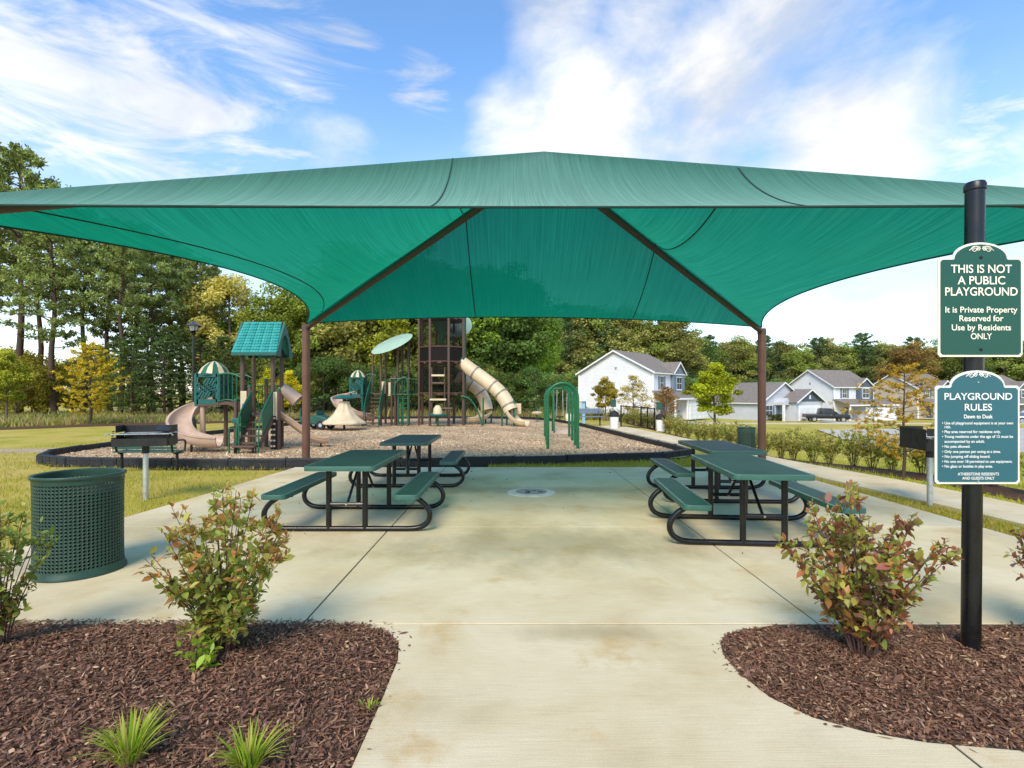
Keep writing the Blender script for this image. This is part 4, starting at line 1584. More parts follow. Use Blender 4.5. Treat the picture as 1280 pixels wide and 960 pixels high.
# ------------------------------------------------------------------ near play structure (left)
def make_play_near():
    ox, oy = -7.0, 15.0
    root = empty('play_structure', (ox, oy, 0.02), 0, 'green and brown climbing structure with teal gable roof and tan slides, left', 'play structure')
    q = lambda x, y, z: (x - ox, y - oy, z - .02)
    posts = [(-7.28, 14.7, 2.75), (-6.46, 14.7, 2.75), (-6.53, 15.42, 2.75), (-7.32, 15.42, 2.75)]
    for x, y, h in posts:
        MB().tube([q(x, y, -.05), q(x, y, h)], .058, 12).build('post', M['play_brown'], root, 40)
    for x, y, h in ((-7.05, 14.62, 1.72), (-6.30, 14.68, 1.62), (-7.42, 14.62, 1.35), (-6.98, 15.46, 1.9)):
        o = MB().tube([q(x, y, -.05), q(x, y, h)], .055, 12).build('post', M['play_brown'], root, 40)
        MB().lathe([(.062, h - .03), (.062, h + .005), (.04, h + .03), (0, h + .035)], 12, q(x, y, .02)).build('post_cap', M['play_green'], o, 40)
    MB().box(q(-6.9, 15.05, .98), (.95, .85, .06)).build('deck', M['play_brown'], root, bevel=.01)
    # gable roof: ridge from left to right, moulded shingle courses
    x0, x1, y0, y1, ze, zr = -7.45, -6.24, 14.44, 15.5, 2.62, 3.50
    ym = (y0 + y1) / 2
    mb = MB()
    rows = 11
    for sgn, ye in ((-1, y0), (1, y1)):
        for k in range(rows):
            t0, t1 = k / rows, (k + 1) / rows
            a = (ye + (ym - ye) * t0, ze + (zr - ze) * t0)
            b = (ye + (ym - ye) * t1, ze + (zr - ze) * t1)
            nn = Vector((0, (zr - ze) * sgn, abs(ym - ye))).normalized()
            lift = .022
            inset = .09 * (t0 ** 1.0)
            cols = 15
            for c in range(cols):
                xa = x0 + inset + (x1 - x0 - 2 * inset) * c / cols
                xb = x0 + inset + (x1 - x0 - 2 * inset) * (c + 1) / cols - .012
                j = lift * (1 + .35 * ((c * 7 + k * 3) % 3 - 1))
                p = [(xa, a[0] + nn.y * j, a[1] + nn.z * j), (xb, a[0] + nn.y * j, a[1] + nn.z * j), (xb, b[0], b[1] + .004), (xa, b[0], b[1] + .004),
                     (xa, a[0], a[1]), (xb, a[0], a[1])]
                mb.add([q(*v) for v in p], [(0, 1, 2, 3), (4, 5, 1, 0)])
    sm = pm('teal_roof_plastic', (0.03, 0.30, 0.27), 0.4, 0, 0.18, 9, 0.1, 50, .5)
    core = MB()
    for s, ye in ((-1, y0), (1, y1)):
        core.add([q(x0, ye, ze), q(x1, ye, ze), q(x1 - .09, ym, zr), q(x0 + .09, ym, zr)], [(0, 1, 2, 3)])
    ro = core.build('roof', sm, root)
    sh = mb.build('shingle_courses', sm, ro)
    sh['kind'] = 'stuff'
    MB().box(q((x0 + x1) / 2, y0, ze - .03), (x1 - x0, .05, .1)).build('fascia', M['play_teal'], ro, bevel=.01)
    MB().box(q((x0 + x1) / 2, y1, ze - .03), (x1 - x0, .05, .1)).build('fascia', M['play_teal'], ro, bevel=.01)
    for xx, s in ((x1 - .0, -1), (x0, 1)):
        # gable end with an arched opening
        n = 8
        outl = [(y0, ze - .08), (y0, ze), (ym, zr), (y1, ze), (y1, ze - .08)]
        arch = [(ym + .28 * math.cos(math.pi * k / n), ze - .08 + .6 * math.sin(math.pi * k / n)) for k in range(n + 1)]
        poly = outl + [(ym + .28, ze - .08)] + arch[1:-1] + [(ym - .28, ze - .08)]
        m2 = MB()
        m2.prism([(a - oy, b - .02) for a, b in poly], 'x', xx - ox, xx - ox + s * .05)
        m2.build('gable_panel', M['play_teal'], ro)
    # stairs facing the viewer
    stair(root, -6.68 - ox, .5, 13.85 - oy, 14.55 - oy, .25, .92, 5)
    MB().box(q(-6.72, 13.72, .2), (.56, .3, .05)).build('landing', M['play_brown'], root, bevel=.01)
    for x in (-6.95, -6.5):
        MB().tube([q(x, 13.65, -.02), q(x, 13.65, .2)], .03, 8).build('landing_leg', M['black'], root, 40)
    o = MB().box(q(-7.2, 14.6, 1.2), (.17, .04, .8)).build('cream_panel', M['cream'], root, bevel=.012)
    MB().box(q(-7.2, 14.575, 1.17), (.07, .012, .18)).build('plaque', M['shutter'], o)
    MB().box(q(-6.36, 14.62, 1.2), (.1, .04, .75)).build('cream_panel', M['cream'], root, bevel=.012)
    # grab loop and little counter at the front left
    MB().tube(spline([q(-7.12, 13.7, -.02), q(-7.12, 13.7, .6), q(-7.08, 13.75, .68), q(-6.95, 13.9, .68), q(-6.86, 14.0, .68)], 4), .022, 8).build('grab_loop', M['play_green'], root, 40)
    MB().tube([q(-7.12, 13.7, .12), q(-6.9, 13.7, .12)], .016, 8).build('grab_bar', M['play_green'], root, 40)
    MB().tube([q(-6.88, 13.7, -.02), q(-6.88, 13.7, .95)], .024, 8).build('grab_post', M['play_green'], root, 40)
    MB().box(q(-7.2, 14.25, .82), (.22, .16, .13)).build('play_counter', M['play_teal'], root, bevel=.02)
    MB().tube([q(-6.48, 13.75, -.02), q(-6.48, 13.75, .9)], .02, 8).build('grab_post', M['play_green'], root, 40)
    # climbing wall of knobs right of the steps
    o = MB().box(q(-6.36, 14.80, .48), (.05, .34, .95)).build('climbing_wall', M['rubber'], root)
    o2 = MB().box(q(-6.40, 14.60, .48), (.14, .05, .9)).build('climbing_wall', M['rubber'], root)
    for k in range(6):
        for c in (0, 1):
            MB().lathe([(.0, -.03), (.028, -.02), (.034, 0), (.028, .02), (0, .03)], 8, q(-6.435 + c * .07, 14.56, .12 + k * .15)).build('hand_hold', M['cream'], o2, 60)
    # bridge to the small tower
    bp = [q(-7.35 - .75 * k / 6, 15.1, 1.12 + .13 * k / 6 - .10 * math.sin(math.pi * k / 6) * -1) for k in range(7)]
    mb = MB()
    mb.sweep(bp, [(-.3, -.06), (.3, -.06), (.3, .03), (-.3, .03)])
    mb.build('bridge_deck', M['play_brown'], root)
    rail_run(root, q(-7.3, 14.78, 1.15), q(-8.0, 14.78, 1.25), .78, 6, .10)
    rail_run(root, q(-7.3, 15.42, 1.15), q(-8.0, 15.42, 1.25), .78, 6, .10)
    rail_run(root, q(-7.25, 15.45, 1.0), q(-6.6, 15.45, 1.0), .75, 6)
    # small tower with lattice sides and striped dome
    bx0, bx1, by0, by1 = -8.62, -8.0, 14.85, 15.5
    for x in (bx0, bx1):
        for y in (by0, by1):
            MB().tube([q(x, y, 1.2), q(x, y, 2.08)], .05, 10).build('tower_post', M['play_teal'], root, 40)
    MB().tube([q(-8.5, 14.95, -.05), q(-8.5, 14.95, 1.25)], .075, 12).build('tower_leg', M['tan'], root, 40)
    MB().tube([q(-8.1, 15.4, -.05), q(-8.1, 15.4, 1.25)], .058, 12).build('tower_leg', M['play_brown'], root, 40)
    MB().box(q((bx0 + bx1) / 2, (by0 + by1) / 2, 1.22), (bx1 - bx0 + .06, by1 - by0 + .06, .06)).build('tower_deck', M['play_brown'], root, bevel=.01)
    lattice_panel(q((bx0 + bx1) / 2, by0 - .02, 1.66), bx1 - bx0, .84, 'x', M['play_teal'], root)
    lattice_panel(q((bx0 + bx1) / 2, by1 + .02, 1.66), bx1 - bx0, .84, 'x', M['play_teal'], root)
    lattice_panel(q(bx1 + .02, (by0 + by1) / 2, 1.66), by1 - by0, .84, 'y', M['play_teal'], root)
    dome_roof(q((bx0 + bx1) / 2, (by0 + by1) / 2, 2.08), .56, .36, root)
    # spiral chute round the front
    slide_trough([q(-8.45, 15.2, 1.42), q(-8.74, 15.1, 1.26), q(-8.88, 14.72, 1.02), q(-8.76, 14.3, .76), q(-8.4, 14.04, .54), q(-7.95, 13.96, .42), q(-7.52, 14.0, .38)], .27, 'tan', root, 'spiral_slide', high=1.25)
    MB().tube([q(-8.25, 14.0, -.05), q(-8.25, 14.0, .28)], .03, 8).build('slide_leg', M['black'], root, 40)
    # straight chute on the right
    slide_trough([q(-6.42, 15.0, 1.0), q(-6.2, 15.08, .86), q(-5.9, 15.2, .60), q(-5.62, 15.33, .36), q(-5.4, 15.42, .27), q(-5.22, 15.48, .27)], .2, 'tan', root, 'straight_slide')
    MB().tube([q(-5.42, 15.42, -.05), q(-5.42, 15.42, .16)], .025, 8).build('slide_leg', M['black'], root, 40)
    # flared talk tube at the top right
    mb = MB()
    a, b = Vector(q(-6.58, 15.5, 1.72)), Vector(q(-6.12, 15.55, 1.32))
    mb.tube([a, a.lerp(b, .25), a.lerp(b, .7), b], [.13, .165, .19, .20], 16, caps=False)
    mb.tube([b, a.lerp(b, .7), a.lerp(b, .3)], [.17, .165, .14], 16, caps=False)
    mb.build('hooded_chute', M['tan'], root, 50)


make_play_near()


# ------------------------------------------------------------------ far play structure (middle)
def mesh_screen():
    m, t, L = new_mat('dark_safety_mesh')
    out = N(t, 'ShaderNodeOutputMaterial')
    d = N(t, 'ShaderNodeBsdfDiffuse', inp={0: (0.018, 0.015, 0.014, 1)})
    tp = N(t, 'ShaderNodeBsdfTransparent')
    mx = N(t, 'ShaderNodeMixShader', inp={0: 0.52})
    L(d.outputs[0], mx.inputs[1])
    L(tp.outputs[0], mx.inputs[2])
    L(mx.outputs[0], out.inputs[0])
    return m


def make_play_far():
    ox, oy = -4.5, 26.0
    root = empty('play_structure', (ox, oy, 0.02), 0, 'large distant play tower with dark mesh cage and cream tube slides', 'play structure')
    K = 26.0 / 680

    def q(px, py, y=26.0):
        return ((px - 640) / 680 * y - ox, y - oy, 1.49 + (493 - py) / 680 * y)

    def w(x, y, z):
        return (x - ox, y - oy, z - .02)
    MS = mesh_screen()
    # stair and small deck
    stair(root, q(473, 493)[0], .62, -1.25, -.15, .2, 1.5, 8)
    MB().box((q(480, 493)[0], .55, 1.5), (1.5, 1.3, .07)).build('deck', M['play_brown'], root, bevel=.01)
    for px, y, top in ((466, 26.6, 440), (476, 25.9, 440), (482, 27.1, 436), (497, 25.9, 428), (503, 26.8, 425), (511, 26.3, 422)):
        a = q(px, 493, y)
        b = q(px, top, y)
        MB().tube([(a[0], a[1], -.05), b], .058, 10).build('post', M['play_brown'], root, 40)
    for px, y in ((489.5, 25.8), (494, 25.8)):
        a = q(px, 470, y)
        MB().tube([(a[0], a[1], -.05), a], .055, 10).build('post', M['play_brown'], root, 40)
    # tilted mint disc
    c = Vector(q(490, 429.5))
    d = MB().lathe([(.0, -.02), (1.02, -.02), (1.05, 0), (1.02, .02), (0, .02)], 40)
    o = d.build('disc_roof', M['mint'], root, 40)
    o.location = c
    o.rotation_euler = (R(24), R(-21), 0)
    # cream panels, green arch, lattice
    for px0, px1, py0, py1 in ((477, 481.5, 477, 492), (485.5, 489, 478, 495)):
        a, b = q(px0, py1, 25.75), q(px1, py0, 25.75)
        MB().span(a, (b[0], b[1] + .04, b[2])).build('cream_panel', M['cream'], root, bevel=.01)
    rail_run(root, q(456, 494.5), q(470, 494.5), .95, 6, .08)
    rail_run(root, q(487, 494.5, 25.7), q(513, 494.5, 25.7), .8, 9)
    rail_run(root, q(513, 494.5, 26.5), q(524, 494.5, 26.5), .8, 4)
    MB().tube(spline([q(493, 494, 25.6), q(494, 480, 25.6), q(500, 474, 25.6), q(506, 471.5, 25.6), q(509, 476, 25.6), q(510, 494, 25.6)], 4), .035, 8).build('arch_bar', M['play_green'], root, 40)
    for px in (498, 503.5, 510):
        a = q(px, 495, 25.6)
        MB().tube([(a[0], a[1], -.05), a], .035, 8).build('ladder_rail', M['play_green'], root, 40)
    for k in range(6):
        z = .2 + k * .22
        MB().tube([(q(498, 500, 25.6)[0], -.4, z), (q(510, 500, 25.6)[0], -.4, z)], .02, 6).build('rung', M['play_green'], root, 40)
    # small domed tower with its spiral chute
    x0, x1 = q(440, 493)[0], q(455, 493)[0]
    cx = (x0 + x1) / 2
    for x in (x0, x1):
        for y in (-.28, .28):
            MB().tube([(x, y, -.05 if x == x1 else 1.3), (x, y, 2.3)], .05, 8).build('tower_post', M['play_teal'], root, 40)
    lattice_panel((cx, -.3, 1.85), x1 - x0, .95, 'x', M['play_teal'], root)
    lattice_panel((x1, 0, 1.85), .56, .95, 'y', M['play_teal'], root)
    MB().box((cx, 0, 1.36), (.62, .62, .06)).build('tower_deck', M['play_brown'], root)
    dome_roof((cx, 0, 2.3), .55, .36, root)
    slide_trough([(cx - .1, 0, 1.6), (cx - .55, -.1, 1.5), (cx - .80, -.5, 1.32), (cx - .5, -.9, 1.02), (cx, -1.0, .8), (cx + .45, -.85, .62), (cx + .75, -.5, .5)], .3, 'tan', root, 'spiral_slide', high=1.2)
    # caged tower: eight posts on a ring, mesh between
    C = Vector((q(553, 493, 26.6)[0], .6, 0))
    rad = 1.15
    H = 6.9
    ring = [(C.x + rad * math.cos(R(22 + 45 * k)), C.y + rad * math.sin(R(22 + 45 * k))) for k in range(8)]
    for k, (x, y) in enumerate(ring):
        MB().tube([(x, y, -.05), (x, y, H)], .062, 10).build('tower_post', M['play_brown'], root, 40)
        x2, y2 = ring[(k + 1) % 8]
        a, b = Vector((x, y, 0)), Vector((x2, y2, 0))
        p = MB()
        z0, z1 = (1.6, H - .2) if k in (4, 5, 6, 3, 2, 7, 0, 1) else (1.6, H)
        p.add([(x, y, z0), (x2, y2, z0), (x2, y2, z1), (x, y, z1)], [(0, 1, 2, 3)])
        p.build('mesh_panel', MS, root)
        for z in (1.55, 3.05, 3.75, 5.2):
            MB().tube([(x, y, z), (x2, y2, z)], .03, 6).build('ring_bar', M['brown_post'], root, 40)
        if k not in (0, 7):
            g = MB()
            g.add([(x * .985 + C.x * .015, y * .985 + C.y * .015, 3.1), (x2 * .985 + C.x * .015, y2 * .985 + C.y * .015, 3.1),
                   (x2 * .985 + C.x * .015, y2 * .985 + C.y * .015, 3.75), (x * .985 + C.x * .015, y * .985 + C.y * .015, 3.75)], [(0, 1, 2, 3)])
            g.build('kick_panel', M['rubber'], root)
    for z in (1.5, 3.0, 5.1):
        MB().lathe([(0, z - .04), (rad - .05, z - .04), (rad - .05, z + .03), (0, z + .03)], 8, (C.x, C.y, 0)).build('tower_deck', M['play_brown'], root)
    MB().lathe([(0.05, 3.4), (.12, 3.5), (.16, 4.4), (.45, 4.9), (.5, 5.0), (0, 5.0)], 12, (C.x, C.y - .2, 0)).build('funnel', M['play_green'], root, 40)
    # ladder and cream platforms on the near face
    fy = C.y - rad - .12
    for py, wpx, mat in ((469.5, 16, 'cream'), (479, 15, 'play_brown'), (499.5, 20, 'cream')):
        a = q(548, py, 25.4)
        MB().box((a[0], fy, a[2]), (wpx * .038, .26, .09)).build('platform_step', M[mat], root, bevel=.02)
    for s in (-.3, .3):
        MB().tube([(q(548, 480, 25.4)[0] + s, fy, .8), (q(548, 480, 25.4)[0] + s, fy, 2.75)], .03, 8).build('ladder_rail', M['play_brown'], root, 40)
    # play counter below
    a = q(547, 519, 25.2)
    MB().lathe([(0, a[2] - .06), (.42, a[2] - .05), (.48, a[2]), (.42, a[2] + .05), (0, a[2] + .06)], 16, (a[0], fy - .1, 0)).build('seat_disc', M['play_teal'], root, 40)
    MB().lathe([(.22, a[2] + .05), (.2, a[2] + .3), (.1, a[2] + .45), (0, a[2] + .47)], 12, (a[0], fy - .1, 0)).build('seat_drum', M['cream'], root, 40)
    MB().tube([(a[0], fy - .1, -.05), (a[0], fy - .1, a[2])], .05, 8).build('seat_leg', M['play_green'], root, 40)
    MB().tube([q(546, 510.5, 25.2), q(565, 510.5, 25.2)], .04, 8).build('hand_bar', M['play_brown'], root, 40)
    # second disc, over the tower
    o = MB().lathe([(.0, -.02), (.90, -.02), (.92, 0), (.90, .02), (0, .02)], 40).build('disc_roof', M['mint'], root, 40)
    o.location = q(568, 404.5, 28.1)
    o.rotation_euler = (R(50), R(16), 0)
    # tube chutes
    def tube_slide(pts, r, joints, name):
        pth = spline(pts, 6)
        mb = MB()
        mb.tube(pth, r, 18, caps=False)
        o = mb.build(name, M['cream'], root, 50)
        n = len(pth) - 1
        for j in joints:
            i = int(j * n)
            d = (pth[min(i + 1, n)] - pth[max(i - 1, 0)]).normalized()
            MB().tube([pth[i] - d * .035, pth[i] + d * .035], r + .03, 18).build('joint_ring', M['ring'], o, 40)
        return o, pth
    t1, p1 = tube_slide([q(573, 451, 26.4), q(588, 462, 26.3), q(606, 475, 26.1), q(621, 487, 25.9), q(631, 499, 25.7), q(639, 514, 25.5)], .34, (.28, .56, .72, .9), 'tube_slide')
    MB().tube([q(571, 448, 26.4), q(575, 452, 26.4)], .38, 18, caps=False).build('collar', M['play_teal'], t1, 40)
    slide_trough([q(638, 514, 25.5), q(644, 522, 25.4), q(652, 526.5, 25.3), q(659, 527, 25.2)], .36, 'cream', root, 'slide_exit', high=.9)
    MB().box(q(645, 511, 25.75), (.5, .06, .5)).build('exit_panel', M['cream'], root, bevel=.03)
    t2, p2 = tube_slide([q(570, 470, 27.5), q(584, 478, 27.6), q(597, 487, 27.6), q(605, 499, 27.6), q(609, 513, 27.5)], .31, (.35, .62), 'tube_slide')
    slide_trough([q(608, 514, 27.5), q(603, 519, 27.2), q(594, 522, 27.0), q(585, 522.5, 26.9)], .34, 'cream', root, 'slide_exit', high=.9)
    for px, y, top in ((604, 25.6, 497), (627.5, 25.6, 508), (633.5, 26.2, 506), (642.5, 25.4, 500), (607, 28, 512), (614, 28.2, 505), (650, 25.2, 529)):
        a = q(px, 500, y)
        b = q(px, top, y)
        MB().tube([(a[0], a[1], -.05), b], .04, 8).build('slide_leg', M['play_green'], root, 40)
    # curved green climber by the tower foot
    for dy in (0, .5):
        MB().tube(spline([q(576, 495, 26 + dy), q(586, 498, 26 + dy), q(594, 508, 26 + dy), q(601, 524, 26 + dy), (q(602, 524, 26 + dy)[0], dy, -.05)], 4), .035, 8).build('climber_rail', M['play_green'], root, 40)
    for k in range(5):
        p = spline([q(578, 495.5), q(586, 498), q(594, 508), q(601, 524)], 4)[2 * k + 1]
        MB().tube([p, p + Vector((0, .5, 0))], .025, 6).build('climber_rung', M['cream'], root, 40)
    MB().tube([q(580, 400, 26.2), (q(580, 493, 26.2)[0], .2, -.05)], .05, 8).build('post', M['play_green'], root, 40)


make_play_far()


# ------------------------------------------------------------------ spinner, rider, arches, swing
def make_spinner():
    x, y = -7.0, 22.7
    root = empty('spinner', (x, y, .02), 0, 'cream tent shaped spinner with a teal cap on the wood chips', 'spinner')
    MB().tube([(0, 0, -.05), (0, 0, .4)], .05, 10).build('stem', M['black'], root, 40)
    vs, fs = [], []
    n = 48
    prof = [(.86, .26), (.88, .30), (.84, .36), (.66, .47), (.46, .66), (.31, .90), (.22, 1.10), (.2, 1.2)]
    for r0, z in prof:
        for k in range(n):
            a = 2 * math.pi * k / n
            r = r0 * (1 + .045 * math.cos(8 * a) * (1 if r0 > .3 else 1.8))
            vs.append((r * math.cos(a), r * math.sin(a), z))
    for i in range(len(prof) - 1):
        for k in range(n):
            k2 = (k + 1) % n
            fs.append((i * n + k, i * n + k2, (i + 1) * n + k2, (i + 1) * n + k))
    fs.append(tuple(reversed(range(n))))
    MB().add(vs, fs).build('skirt', M['cream'], root, 60)
    MB().tube([(0, 0, 1.15), (0, 0, 1.36)], .07, 10).build('neck', M['black'], root, 40)
    MB().lathe([(.0, 1.29), (.42, 1.30), (.44, 1.34), (.34, 1.42), (.12, 1.47), (0, 1.48)], 24).build('cap', M['play_teal'], root, 40)


make_spinner()


def make_rider():
    root = empty('play_jeep', (-8.3, 23.2, .02), R(-12), 'dark green toy jeep for climbing, between spinner and near slide', 'play vehicle')
    body = [(-.6, .25), (-.62, .55), (-.35, .58), (-.15, .58), (-.05, .55), (.1, .62), (.25, .6), (.62, .5), (.66, .3), (.6, .22)]
    MB().prism(body, 'y', -.36, .36).build('body', M['green_metal'], root, bevel=.03)
    MB().box((-.62, 0, .72), (.06, .62, .36)).build('rear_guard', M['green_metal'], root, bevel=.02)
    MB().box((.12, 0, .70), (.04, .6, .2), rot=(0, -.3, 0)).build('windscreen_frame', M['green_metal'], root, bevel=.01)
    for sx in (-.38, .40):
        for sy in (-.38, .38):
            o = MB().tube([(sx, sy - .06, .2), (sx, sy + .06, .2)], .19, 18).build('wheel', M['rubber'], root, 40)
            MB().tube([(sx, sy - .07, .2), (sx, sy + .07, .2)], .08, 12).build('hub', M['galv'], o, 40)
    for sy in (-.22, .22):
        MB().tube([(.64, sy, .42), (.69, sy, .42)], .06, 10).build('headlight', M['cream'], root, 40)
    MB().box((.69, 0, .25), (.06, .7, .1)).build('bumper', M['tan'], root, bevel=.02)


make_rider()


def arch(root, xa, xb, y, top, r=.043):
    rr = (xb - xa) / 2
    cx = (xa + xb) / 2
    pts = [(xa, y, -.05), (xa, y, top - rr)]
    pts += [(cx - rr * math.cos(math.pi * k / 14), y, top - rr + rr * math.sin(math.pi * k / 14)) for k in range(1, 14)]
    pts += [(xb, y, top - rr), (xb, y, -.05)]
    return MB().tube(pts, r, 12).build('arch', M['arch_green'], root, 40)


def make_arches():
    root = empty('arch_climber', (1.38, 14.9, .02), 0, 'row of green steel arches standing on the wood chips', 'climber')
    base = [(.98, 1.80, 14.9), (1.03, 1.85, 15.9), (1.11, 1.95, 17.6), (1.17, 2.03, 19.3)]
    for xa, xb, y in base:
        arch(root, xa - 1.38, xb - 1.38, y - 14.9, 1.80)
    # low bars tying the legs
    for i in range(3):
        for s in (0, 1):
            a, b = base[i], base[i + 1]
            MB().tube([(a[s] - 1.38, a[2] - 14.9, .5), (b[s] - 1.38, b[2] - 14.9, .5)], .02, 6).build('tie_bar', M['arch_green'], root, 40)


make_arches()


def make_swing():
    root = empty('swing_set', (2.12, 21.6, .02), 0, 'steel swing frame with chains and pale seats, seen through the green arches', 'swing')
    x0, x1 = -.48, .42
    for x in (x0, x1):
        for s in (-1, 1):
            MB().tube([(x, s * .5, -.05), (x, 0, 1.72)], .035, 8).build('frame_leg', M['arch_green'], root, 40)
    MB().tube([(x0, 0, 1.72), (x1, 0, 1.72)], .045, 10).build('top_beam', M['arch_green'], root, 40)
    for cx in (-.22, .18):
        for s in (-1, 1):
            MB().tube([(cx + s * .11, 0, 1.70), (cx + s * .13, 0, .62)], .012, 6).build('chain', M['galv'], root, 40)
    o = MB().lathe([(.0, .42), (.16, .44), (.19, .6), (.17, .72), (.15, .72), (.17, .6), (.1, .47)], 14, (.18, 0, 0)).build('bucket_seat', M['sign_white'], root, 40)
    MB().box((-.22, 0, .6), (.30, .2, .05)).build('belt_seat', M['rubber'], root, bevel=.015)
    MB().lathe([(.0, -.03), (.42, 0), (.36, .09), (.2, .15), (0, .17)], 20, (-.05, -.6, 0)).build('landing_mat', M['tan'], root, 40)


make_swing()


def spring_toy(x, y, label):
    root = empty('spring_rider', (x, y, .02), 0, label, 'spring rider')
    pts = [(.07 * math.cos(k * .9), .07 * math.sin(k * .9), .02 + k * .011) for k in range(34)]
    MB().tube(pts, .014, 6).build('spring', M['play_green'], root, 40)
    MB().lathe([(.0, .40), (.26, .42), (.3, .5), (.2, .56), (0, .58)], 14).build('seat', M['cream'], root, 40)
    MB().tube([(-.2, 0, .72), (.2, 0, .72)], .02, 6).build('handle', M['play_green'], root, 40)
    MB().tube([(0, 0, .5), (0, 0, .72)], .025, 6).build('handle_stem', M['play_green'], root, 40)


spring_toy(1.35, 29.5, 'small cream spring rider by the rear play border')


# ------------------------------------------------------------------ fences, gate, lamp and odds and ends beyond
def chain_mat():
    m, t, L = new_mat('chain_link')
    out = N(t, 'ShaderNodeOutputMaterial')
    d = N(t, 'ShaderNodeBsdfDiffuse', inp={0: (0.012, 0.012, 0.013, 1)})
    tp = N(t, 'ShaderNodeBsdfTransparent')
    mx = N(t, 'ShaderNodeMixShader', inp={0: 0.80})
    L(d.outputs[0], mx.inputs[1])
    L(tp.outputs[0], mx.inputs[2])
    L(mx.outputs[0], out.inputs[0])
    return m


CHAIN = chain_mat()


def fence(pts, h, label, step=2.4):
    a0 = pts[0]
    root = empty('chain_link_fence', (a0[0], a0[1], gzf(*a0)), 0, label, 'fence')
    g0 = gzf(*a0)
    for (xa, ya), (xb, yb) in zip(pts, pts[1:]):
        L = math.hypot(xb - xa, yb - ya)
        n = max(1, int(L / step))
        prev = None
        for k in range(n + 1):
            x, y = xa + (xb - xa) * k / n, ya + (yb - ya) * k / n
            z = gzf(x, y) - g0
            p = (x - a0[0], y - a0[1], z)
            MB().tube([(p[0], p[1], z - .05), (p[0], p[1], z + h)], .032, 8).build('fence_post', M['black'], root, 40)
            if prev:
                MB().tube([(prev[0], prev[1], prev[2] + h - .04), (p[0], p[1], z + h - .04)], .022, 6).build('top_rail', M['black'], root, 40)
                MB().tube([(prev[0], prev[1], prev[2] + .08), (p[0], p[1], z + .08)], .018, 6).build('bottom_rail', M['black'], root, 40)
                MB().add([(prev[0], prev[1], prev[2] + .05), (p[0], p[1], z + .05), (p[0], p[1], z + h - .04), (prev[0], prev[1], prev[2] + h - .04)], [(0, 1, 2, 3)]).build('mesh_panel', CHAIN, root, fix=False)
            prev = p
    return root


fence([(-14, 36.5), (-2, 37), (5.0, 37)], 1.25, 'long black chain link fence behind the playground')
gate = fence([(5.05, 25.2), (6.6, 25.2), (6.45, 27.2)], 1.05, 'short black fence panels at the sidewalk gate', 1.0)
fence([(-11.2, 29.5), (-9.8, 34.8)], 1.2, 'short run of black fence left of the spinner', 2.0)


def make_lamp():
    x, y = -14.05, 24.0
    root = empty('street_lamp', (x, y, gzf(x, y)), 0, 'tall black lamp post with lantern head before the pines', 'street lamp')
    MB().tube([(0, 0, 0), (0, 0, 4.2)], [.06, .045], 12).build('pole', M['black'], root, 40)
    MB().lathe([(.13, 0), (.13, .1), (.09, .35), (.06, .5)], 12).build('base', M['black'], root, 40)
    MB().lathe([(.05, 4.15), (.12, 4.25), (.08, 4.3), (.2, 4.34)], 12).build('neck', M['black'], root, 40)
    MB().lathe([(.12, 4.34), (.2, 4.55), (0.19, 4.56), (.11, 4.34)], 8).build('lantern_glass', pm('lamp_glass', (.45, .47, .48), .15), root)
    for k in range(4):
        a = R(45 + 90 * k)
        MB().tube([(.13 * math.cos(a), .13 * math.sin(a), 4.33), (.22 * math.cos(a), .22 * math.sin(a), 4.57)], .012, 5).build('lantern_bar', M['black'], root, 40)
    MB().lathe([(.30, 4.55), (.31, 4.58), (.16, 4.68), (.05, 4.76), (0, 4.78)], 16).build('lantern_hood', pm('lamp_hood', (.10, .11, .12), .3, .5), root, 40)


make_lamp()


def waste_station(x, y, label):
    z = gzf(x, y)
    root = empty('waste_bin', (x, y, z), 0, label, 'bin')
    MB().lathe([(.0, .02), (.17, .02), (.2, .55), (.19, .56), (0, .56)], 16).build('bin_body', M['white_paint'], root, 40)
    MB().lathe([(.21, .55), (.22, .6), (.18, .74), (.06, .82), (0, .83)], 16).build('bin_lid', M['rubber'], root, 40)
    MB().tube([(0, .25, 0), (0, .25, 1.35)], .03, 8).build('post', M['galv'], root, 40)
    MB().box((0, .22, 1.15), (.24, .04, .34)).build('bag_box', M['green_metal'], root, bevel=.01)


waste_station(4.55, 24.2, 'white waste bin with black lid left of the gate')
waste_station(6.55, 24.0, 'white waste bin with black lid right of the gate')


def far_bench(x, y, label):
    root = empty('park_bench', (x, y, gzf(x, y)), R(8), label, 'bench')
    for k in range(2):
        MB().box((0, k * .2, .45), (1.5, .17, .04)).build('seat_slat', M['shutter'], root, bevel=.008)
    MB().box((0, .36, .72), (1.5, .04, .26)).build('backrest', M['shutter'], root, bevel=.01)
    for s in (-.6, .6):
        MB().tube([(s, .1, 0), (s, .1, .44)], .035, 8).build('leg', M['black'], root, 40)
        MB().tube([(s, .25, .43), (s, .38, .84)], .025, 8).build('back_support', M['black'], root, 40)


far_bench(3.75, 26.6, 'blue grey bench beside the far play border, left of the gate')
r_ = empty('marker_post', (3.75, 28.5, gzf(3.75, 28.5)), 0, 'pale blue marker post standing behind the far bench', 'post')
MB().box((0, 0, .55), (.16, .12, 1.1)).build('shaft', pm('pale_blue_paint', (.25, .47, .62), .5), r_, bevel=.015)
MB().prism([(-.10, 1.1), (.10, 1.1), (.06, 1.18), (-.06, 1.18)], 'y', -.08, .08).build('cap', M['shutter'], r_)

